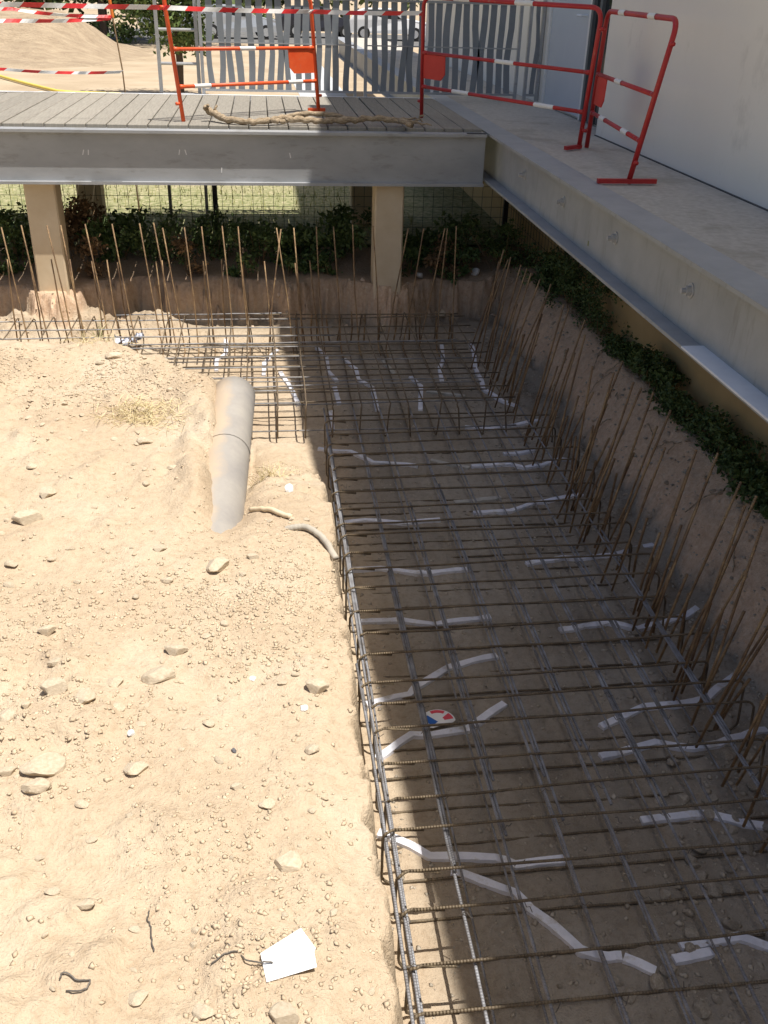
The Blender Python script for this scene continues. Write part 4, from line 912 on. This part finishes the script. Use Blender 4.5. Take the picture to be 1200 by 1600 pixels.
# gravel and crumbs
def pebbles(name, label, n, xs, ys, smin, smax, mat, dens=None, seed=0):
    rnd = np.random.default_rng(seed)
    X = rnd.uniform(*xs, n*3); Y = rnd.uniform(*ys, n*3)
    if dens is not None:
        keep = rnd.uniform(0, 1, n*3) < dens(X, Y); X = X[keep]; Y = Y[keep]
    X = X[:n]; Y = Y[:n]; n = len(X); Z = terrain(X, Y)[0]
    oct_ = np.array([(1,0,0),(0,1,0),(-1,0,0),(0,-1,0),(0.1,0.1,1),(0,0,-0.6),(0.62,0.62,0.55),(-0.6,0.6,0.5)], float)
    F_ = [(0,6,4),(6,1,4),(1,7,4),(7,2,4),(2,3,4),(3,0,4),(0,1,6),(1,2,7),(0,5,1),(1,5,2),(2,5,3),(3,5,0)]
    s = smin + (smax - smin) * rnd.uniform(0, 1, n) ** 3.2
    V = oct_[None] * rnd.uniform(0.65, 1.25, (n, 8, 1)) * s[:, None, None]
    V[:, :, 2] *= 0.55
    an = rnd.uniform(0, 6.28, n); c, sn = np.cos(an)[:, None], np.sin(an)[:, None]
    vx = V[:, :, 0]*c - V[:, :, 1]*sn*0.75; vy = V[:, :, 0]*sn + V[:, :, 1]*c*0.75
    W = np.stack([vx + X[:, None], vy + Y[:, None], V[:, :, 2] + Z[:, None] + s[:, None]*0.02], -1).reshape(-1, 3)
    Fa = (np.array(F_)[None] + (np.arange(n) * 8)[:, None, None]).reshape(-1, 3)
    me = bpy.data.meshes.new(name); me.vertices.add(len(W)); me.vertices.foreach_set('co', W.ravel())
    me.loops.add(len(Fa)*3); me.polygons.add(len(Fa)); me.loops.foreach_set('vertex_index', Fa.ravel()); me.polygons.foreach_set('loop_start', np.arange(len(Fa))*3)
    me.polygons.foreach_set('use_smooth', np.ones(len(Fa), bool)); me.update(calc_edges=True); me.materials.append(M[mat])
    o = put(name, me); o['kind'] = 'stuff'; o['label'] = label; o['category'] = 'gravel'; return o
patch = lambda X, Y: np.clip(0.10 + 1.6 * (fbm(X, Y, 0.7, 3, 61) + 0.10), 0.05, 1) * (X < 0.22)
pebbles('gravel', 'fine crumbs and gravel scattered over the sunlit dirt', 32000, (-1.6, 0.23), (0.95, 5.4), 0.0013, 0.0115, 'gravel', patch, 1)
pebbles('gravel_patch', 'denser gravel band near the trench lip on the dirt', 2600, (-0.4, 0.2), (1.3, 3.4), 0.0016, 0.0095, 'gravel', lambda X, Y: np.clip(0.2 + 2.0 * fbm(X, Y, 0.35, 3, 33), 0.05, 1), 2)
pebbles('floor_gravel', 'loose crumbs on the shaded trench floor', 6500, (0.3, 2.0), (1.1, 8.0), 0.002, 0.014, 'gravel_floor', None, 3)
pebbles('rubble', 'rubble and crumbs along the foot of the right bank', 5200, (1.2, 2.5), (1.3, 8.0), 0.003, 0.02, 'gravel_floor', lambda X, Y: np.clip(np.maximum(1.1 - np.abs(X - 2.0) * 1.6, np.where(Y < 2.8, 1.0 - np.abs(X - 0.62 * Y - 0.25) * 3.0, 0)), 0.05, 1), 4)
pebbles('back_crumbs', 'crumbs on the far bank and heap below the deck', 4500, (-2.4, 2.2), (7.0, 8.3), 0.003, 0.016, 'gravel', lambda X, Y: np.where(X < 0.1, 0.8, 0.15), 5)

# ------------------------------------------------------------------ plants
def leaves(mb, n, cen, rad, size, seed, flat=0.0, shape='blob'):
    rnd = random.Random(seed); c = Vector(cen)
    cl = [Vector((rnd.gauss(0, 0.42), rnd.gauss(0, 0.42), rnd.uniform(-0.8, 0.95))) for _ in range(max(5, n // 45))]
    for _ in range(n):
        q = rnd.choice(cl); p = Vector((q.x + rnd.gauss(0, 0.17), q.y + rnd.gauss(0, 0.17), q.z + rnd.gauss(0, 0.15)))
        p = c + Vector((p.x*rad[0], p.y*rad[1], p.z*rad[2]))
        d = Vector((rnd.uniform(-1, 1), rnd.uniform(-1, 1), rnd.uniform(-0.9, 0.7) - flat)).normalized()
        s = d.cross(Vector((rnd.uniform(-1, 1), rnd.uniform(-1, 1), rnd.uniform(-1, 1)))).normalized()
        L = size * rnd.uniform(0.6, 1.3); W = L * 0.30; nn = d.cross(s) * L * 0.1
        mb.add([tuple(p), tuple(p + d*L*0.5 + s*W + nn), tuple(p + d*L), tuple(p + d*L*0.5 - s*W + nn)], [(0, 1, 2), (0, 2, 3)])
    return cl
def weed(label, x, y, w, hgt, n, size, mat='leaf_dark', seed=0, z=None, name='weed', group='weeds by the deck and wall', wy=None):
    wy = wy or w
    z0 = H(x, y) if z is None else z
    root = empty(name, (x, y, z0)); tag(root, label, 'plant', group)
    a = MB(); cl = leaves(a, n, (x, y, z0 + hgt * 0.5), (w, wy, hgt * 0.55), size, seed)
    child(a.build('foliage', mat), root)
    a = MB(); rnd = random.Random(seed)
    for q in cl[:9]:
        e = Vector((x + q.x*w, y + q.y*wy, z0 + hgt*0.5 + q.z*hgt*0.5)); b0 = Vector((x + q.x*w*0.25, y + q.y*wy*0.6, z0 - 0.02))
        a.tube([b0, b0.lerp(e, 0.5) + Vector((0, 0, 0.02)), e], [0.005, 0.004, 0.002], 5)
    child(a.build('stems', 'leaf_brown'), root)
BW = [(-2.75, 9.05, 0.30, 0.62, 'leafy weed in shade at the far left under the deck'), (-2.25, 9.1, 0.28, 0.50, 'low weed left of the front concrete post'), (-1.35, 9.2, 0.30, 0.58, 'weed with brown tips right of the left concrete post'),
      (-0.95, 9.1, 0.30, 0.46, 'weed under the deck below the scuffed beam'), (-0.45, 9.15, 0.28, 0.52, 'tall weed under the deck beside the ladder'), (-0.05, 9.05, 0.30, 0.42, 'weed by the black fence post under the deck'),
      (0.35, 9.1, 0.30, 0.44, 'dense weed in the middle under the deck'), (0.75, 9.15, 0.28, 0.58, 'tall dark weed left of the right concrete post'), (1.45, 9.05, 0.26, 0.36, 'weed right of the right concrete post'),
      (1.85, 8.95, 0.28, 0.46, 'weed in the dark corner where deck meets walkway'), (2.2, 8.75, 0.26, 0.50, 'dark bushy weed below the end of the steel beam'), (-1.75, 9.3, 0.28, 0.56, 'weed half hidden behind the left concrete post')]
for i, (x, y, w, hg, lab) in enumerate(BW):
    weed(lab, x, y, w, hg * random.uniform(0.62, 0.95), 1050, random.uniform(0.036, 0.062), 'leaf_brown' if i in (11,) else 'leaf_dark', 100 + i)
for i, (x, y, lab) in enumerate([(-1.55, 8.75, 'dead brown weed beside the left concrete post'), (-0.7, 8.8, 'dead brown weed below the deck left of centre'), (1.7, 8.7, 'dead brown weed right of the right concrete post')]):
    weed(lab, x, y, 0.22, 0.34, 260, 0.05, 'leaf_brown', 140 + i)
for i, (x, y, w, lab) in enumerate([(-2.3, 8.6, .2, 'small weed on the bank at the far left'), (-0.2, 8.55, .16, 'small weed on the bank edge left of centre'), (0.2, 8.6, .18, 'small weed on the bank edge in the centre'), (0.6, 8.58, .15, 'small weed on the bank edge near the right post'), (1.32, 8.52, .15, 'bright little weed at the foot of the right post'), (1.75, 8.5, .16, 'small weed on the bank near the corner')]):
    weed(lab, x, y + 0.22, w, 0.22, 260, 0.045, 'leaf_dark', 160 + i)
WW = [(2.46, 7.95, .19, .30), (2.48, 7.35, .18, .38), (2.49, 6.8, .14, .32), (2.49, 6.2, .10, .10), (2.47, 5.55, .13, .20), (2.465, 5.05, .14, .13), (2.475, 4.55, .13, .19), (2.46, 4.05, .15, .16), (2.475, 3.62, .14, .20), (2.465, 3.15, .15, .26), (2.48, 2.75, .14, .2)]
WL = ['bushy weed along the wall, farthest one', 'tall bushy weed along the wall, second from far', 'dark weed along the wall, third from far', 'low sparse weed along the wall in front of the gap', 'green weed along the wall behind the rocky bank', 'weed along the wall midway below the beam', 'dense weed along the wall, fourth from near', 'dense weed along the wall, third from near', 'dark weed along the wall below the bright flange plate', 'bright green weed at the right edge of the picture', 'weed along the wall, nearest one']
for i, ((x, y, w, hg), lab) in enumerate(zip(WW, WL)):
    weed(lab, x, y, w * 0.8, hg, 1500, random.uniform(0.026, 0.042), 'leaf_dark', 200 + i, wy=0.36)
# dry grass tuft, green weed on heap, fallen straw
def tuft(label, x, y, n, L, mat, seed, name='grass_tuft', spread=0.05, up=1.0):
    rnd = random.Random(seed); a = MB()
    for _ in range(n):
        bx, by = x + rnd.gauss(0, spread), y + rnd.gauss(0, spread*0.7); z = H(bx, by) - 0.004
        an = rnd.uniform(0, 6.28); l = L * rnd.uniform(0.4, 1.2); ou = rnd.uniform(0.4, 1.0)
        d = Vector((math.cos(an)*ou, math.sin(an)*ou, up*rnd.uniform(0.2, 1.0))); d.normalize()
        p0 = Vector((bx, by, z)); p1 = p0 + d*l*0.55; p2 = p0 + d*l + Vector((0, 0, -0.25*l))
        a.tube([p0, p1, p2], [0.0016, 0.0013, 0.0006], 3, cap=False)
    return tag(a.build(name, mat), label, 'grass')
tuft('flattened tuft of dry straw on the dirt left of the pipe', -0.64, 4.52, 260, 0.14, 'straw', 1, spread=0.08, up=0.5)
tuft('sparse dry straw right of the grass tuft', -0.50, 4.40, 60, 0.10, 'straw', 2, spread=0.06, up=0.3)
tuft('dry weeds growing out of the pipe hollow', -0.02, 4.25, 70, 0.12, 'straw', 3, spread=0.04)
tuft('thin green stalk among the starters at the back left', -1.43, 8.0, 26, 0.24, 'grass', 4, spread=0.025, up=2.2)
tuft('dry stalks spilling over the crest of the dirt at left', -1.02, 5.55, 50, 0.16, 'straw', 5, spread=0.06, up=0.8)
# rag on the heap
rg = MB(); rnd = random.Random(4); n = 9
vs = []
for i in range(n):
    for j in range(n):
        u, v = i/(n-1) - 0.5, j/(n-1) - 0.5
        x = -1.16 + u*0.24 + rnd.gauss(0, 0.012); y = 7.82 + v*0.16 + rnd.gauss(0, 0.012)
        vs.append((x, y, H(x, y) + 0.02 + 0.05*abs(math.sin(u*9 + v*5)) + rnd.uniform(0, 0.02) + 0.08 * max(0, u) * 1.4))
rg.add(vs, [(i*n+j, i*n+j+1, (i+1)*n+j+1, (i+1)*n+j) for i in range(n-1) for j in range(n-1)])
o = rg.build('rag', 'rag', smooth=True); md_ = o.modifiers.new('thickness', 'SOLIDIFY'); md_.thickness = 0.004
tag(o, 'crumpled blue and white rag caught in the cage at the back left', 'rag')
for (x, y, lab) in ((1.42, 8.68, 'white lump on the far bank right of the concrete post'), (1.95, 8.72, 'white stone in the weeds of the far right corner'), (1.62, 8.52, 'pale root clod on the face of the far bank'), (1.02, 8.21, 'pale broken clod below the right concrete post')):
    o = put('stone', rock_mesh(int(x*100), mat='stone_white' if 'white' in lab else 'stone'), None, (x, y, H(x, y) + 0.03), (0.3, 0.5, x), (0.12, 0.08, 0.09)); tag(o, lab, 'stone')

# grass behind the deck
a = MB(); rnd = random.Random(12)
for _ in range(5200):
    x = rnd.uniform(-4.5, 1.7); y = rnd.uniform(9.9, 17.0); an = rnd.uniform(0, 6.28); l = rnd.uniform(0.03, 0.11)
    d = Vector((math.cos(an)*0.5, math.sin(an)*0.5, 1)).normalized() * l; w = Vector((-math.sin(an), math.cos(an), 0)) * 0.006
    p = Vector((x, y, zg - 0.003)); a.add([tuple(p - w), tuple(p + w), tuple(p + d)], [(0, 1, 2)])
o = a.build('grass', 'grass'); o['kind'] = 'stuff'; o['label'] = 'dry yellow green grass behind the deck'; o['category'] = 'grass'

# ------------------------------------------------------------------ trees
def tree(name, label, x, y, th, tr, crowns, size, mat, seed, group='trees beyond the deck'):
    root = empty(name, (x, y, zg)); tag(root, label, 'tree', group)
    rnd = random.Random(seed); a = MB()
    top = Vector((x + rnd.uniform(-0.2, 0.2), y, zg + th))
    tp = wobble([(x, y, zg - 0.1), (x + 0.03, y, zg + th*0.4), tuple(top)], 0.01, 6, seed)
    a.tube(tp, [tr * (1 - 0.55 * i/(len(tp)-1)) for i in range(len(tp))], 10)
    for (cx, cy, cz, rx, ry, rz, n) in crowns:
        e = Vector((cx, cy, cz)); s0 = Vector((x, y, zg + th * rnd.uniform(0.55, 0.95)))
        lp = wobble([tuple(s0), tuple(s0.lerp(e, 0.5) + Vector((0, 0, 0.15))), tuple(e)], 0.02, 4, seed + 3); a.tube(lp, [tr*0.45*(1 - 0.7*i/(len(lp)-1)) for i in range(len(lp))], 6)
    child(a.build('trunk', 'trunk', smooth=True), root)
    a = MB()
    for k, (cx, cy, cz, rx, ry, rz, n) in enumerate(crowns): leaves(a, n, (cx, cy, cz), (rx, ry, rz), size, seed * 10 + k, 0.25)
    child(a.build('crown', mat), root)
tree('young_tree', 'young slender tree with drooping light green leaves behind the ladder', -1.82, 24.3, 3.2, 0.10,
     [(-2.1, 24.3, 1.6, 0.9, 0.9, 0.9, 1900), (-1.6, 24.4, 1.35, 0.7, 0.8, 0.8, 1700), (-2.6, 24.6, 1.9, 0.7, 0.7, 0.7, 1300), (-1.7, 24.1, 3.0, 1.4, 1.3, 1.1, 1800), (-1.25, 24.3, 2.0, 0.6, 0.6, 0.7, 1000)], 0.12, 'leaf', 3)
tree('leafy_tree', 'broad leafy tree shading the parked silver car', -7.0, 50.0, 4.5, 0.25,
     [(-6.6, 50, 2.9, 2.6, 2.4, 1.5, 1700), (-8.6, 50.5, 3.2, 2.4, 2.2, 1.5, 1300), (-5.2, 49.5, 3.4, 2.2, 2.2, 1.4, 1300), (-7, 50, 5.4, 3.4, 3.2, 1.9, 2000), (-5.6, 48.8, 1.5, 1.3, 1.3, 0.8, 700)], 0.34, 'leaf_far', 5)
tree('leafy_tree', 'leafy tree casting its shadow on the dirt mound', -6.4, 45.5, 4.0, 0.16,
     [(-5.0, 45.2, 4.4, 2.6, 3.4, 1.0, 2600), (-6.6, 43.0, 4.3, 2.0, 2.6, 0.9, 1700), (-3.0, 46.5, 4.5, 2.4, 2.6, 1.0, 2000), (-7.5, 47.5, 4.4, 2.4, 2.6, 1.0, 2000)], 0.34, 'leaf_far', 6)
for i, (x, y, lab) in enumerate(((-26, 84, 'far tree at the left end of the skyline row'), (-17, 86, 'second far tree of the skyline row'), (-9, 84, 'third far tree of the skyline row'), (-1, 86, 'fourth far tree of the skyline row behind the fence'), (7, 84, 'far tree at the right end of the skyline row'))):
    tree('leafy_tree', lab, x, y, 4.0, 0.3, [(x, y, 2.6, 4.2, 2.5, 2.4, 1500), (x - 2, y, 5, 3.5, 2.5, 2.0, 900), (x + 2.5, y, 4.5, 3.2, 2.5, 2.0, 900)], 0.6, 'leaf_far', 20 + i)
for i, (x, y, w, hg, lab) in enumerate(((-5.4, 46.5, 1.2, 1.0, 'low green bush in front of the silver car'), (-7.4, 47.5, 1.1, 0.9, 'low green bush at the foot of the shady tree'), (1.3, 62.5, 1.4, 0.8, 'yellow green bush behind the slat fence, far away'))):
    weed(lab, x, y, w, hg, 420, 0.22, 'leaf', 300 + i, zg, 'bush', 'far bushes')

# ------------------------------------------------------------------ parked cars
def car(label, x, y, rot, paint, van=False, L=4.2):
    root = empty('parked_car' if not van else 'parked_van', (x, y, zg + 0.01)); tag(root, label, 'van' if van else 'car', 'vehicles in the far car park')
    root.rotation_euler = (0, 0, rot)
    h_ = L / 2
    if van: prof = [(-h_, .35), (-h_, 1.85), (-h_+.1, 1.95), (h_-1.3, 1.95), (h_-.75, 1.25), (h_-.1, 1.05), (h_, .85), (h_, .35)]; cab = [(h_-1.55, 1.28), (h_-1.55, 1.78), (h_-1.22, 1.78), (h_-.82, 1.28)]
    else: prof = [(-h_, .35), (-h_, .80), (-h_+.08, .95), (-h_+.35, 1.30), (-h_+.8, 1.46), (-h_+2.2, 1.47), (-h_+2.95, 1.02), (h_-.15, .85), (h_, .68), (h_, .35)]; cab = [(-h_+.50, .98), (-h_+.85, 1.38), (-h_+2.15, 1.39), (-h_+2.75, .99)]
    a = MB(); W = 0.86
    n = len(prof); vs = []
    for (yy, s) in ((-W, 0.0), (-W*0.86, 1), (W*0.86, 1), (W, 0.0)):
        for (px, pz) in prof: vs.append((px, yy if pz < 1.0 else yy * 0.90, pz if s else pz - 0.03))
    fs = [(r*n+i, r*n+(i+1) % n, (r+1)*n+(i+1) % n, (r+1)*n+i) for r in range(3) for i in range(n)] + [tuple(range(n-1, -1, -1)), tuple(range(3*n, 4*n))]
    a.add(vs, fs); me = fixn(a.mesh('body', paint)); o = put('body', me, root)
    for sd in (-1, 1):
        a = MB(); yy = sd * (W * 0.915); a.prism(cab, 1, yy - 0.012, yy + 0.012); put('side_window', fixn(a.mesh('side_window', 'glass')), root)
        for wx in (-h_ + 0.80, h_ - 0.78):
            a = MB(); a.tube([(wx, sd*(W - 0.17), 0.32), (wx, sd*(W + 0.01), 0.32)], 0.32, 18); wh = a.build('wheel', 'tyre', root)
            a = MB(); a.tube([(wx, sd*(W - 0.02), 0.32), (wx, sd*(W + 0.022), 0.32)], 0.19, 14); a.build('rim', 'zinc', wh)
        a = MB(); a.bbox((h_ - 0.12, sd*0.62 - 0.16, 0.66), (h_ + 0.012, sd*0.62 + 0.16, 0.79), 0.01); a.build('headlight', 'white_paint', root)
    a = MB(); a.box((h_ - 0.05, -0.8, 0.36), (h_ + 0.03, 0.8, 0.52)); a.build('bumper', 'car_dark', root)
    return root
car('silver car parked in tree shade left of the ladder', -4.0, 56.5, R(190), 'car_silver')
car('pale silver car seen between the left fence slats', -1.0, 53.0, R(8), 'car_silver')
car('dark car parked behind the middle of the slat fence', 3.2, 56.0, R(4), 'car_dark')
car('white car parked behind the slat fence, right of the dark one', 6.8, 55.0, R(-6), 'car_white')
car('white van parked at the far upper left corner', -21.0, 72.0, R(5), 'car_white', True, 5.2)
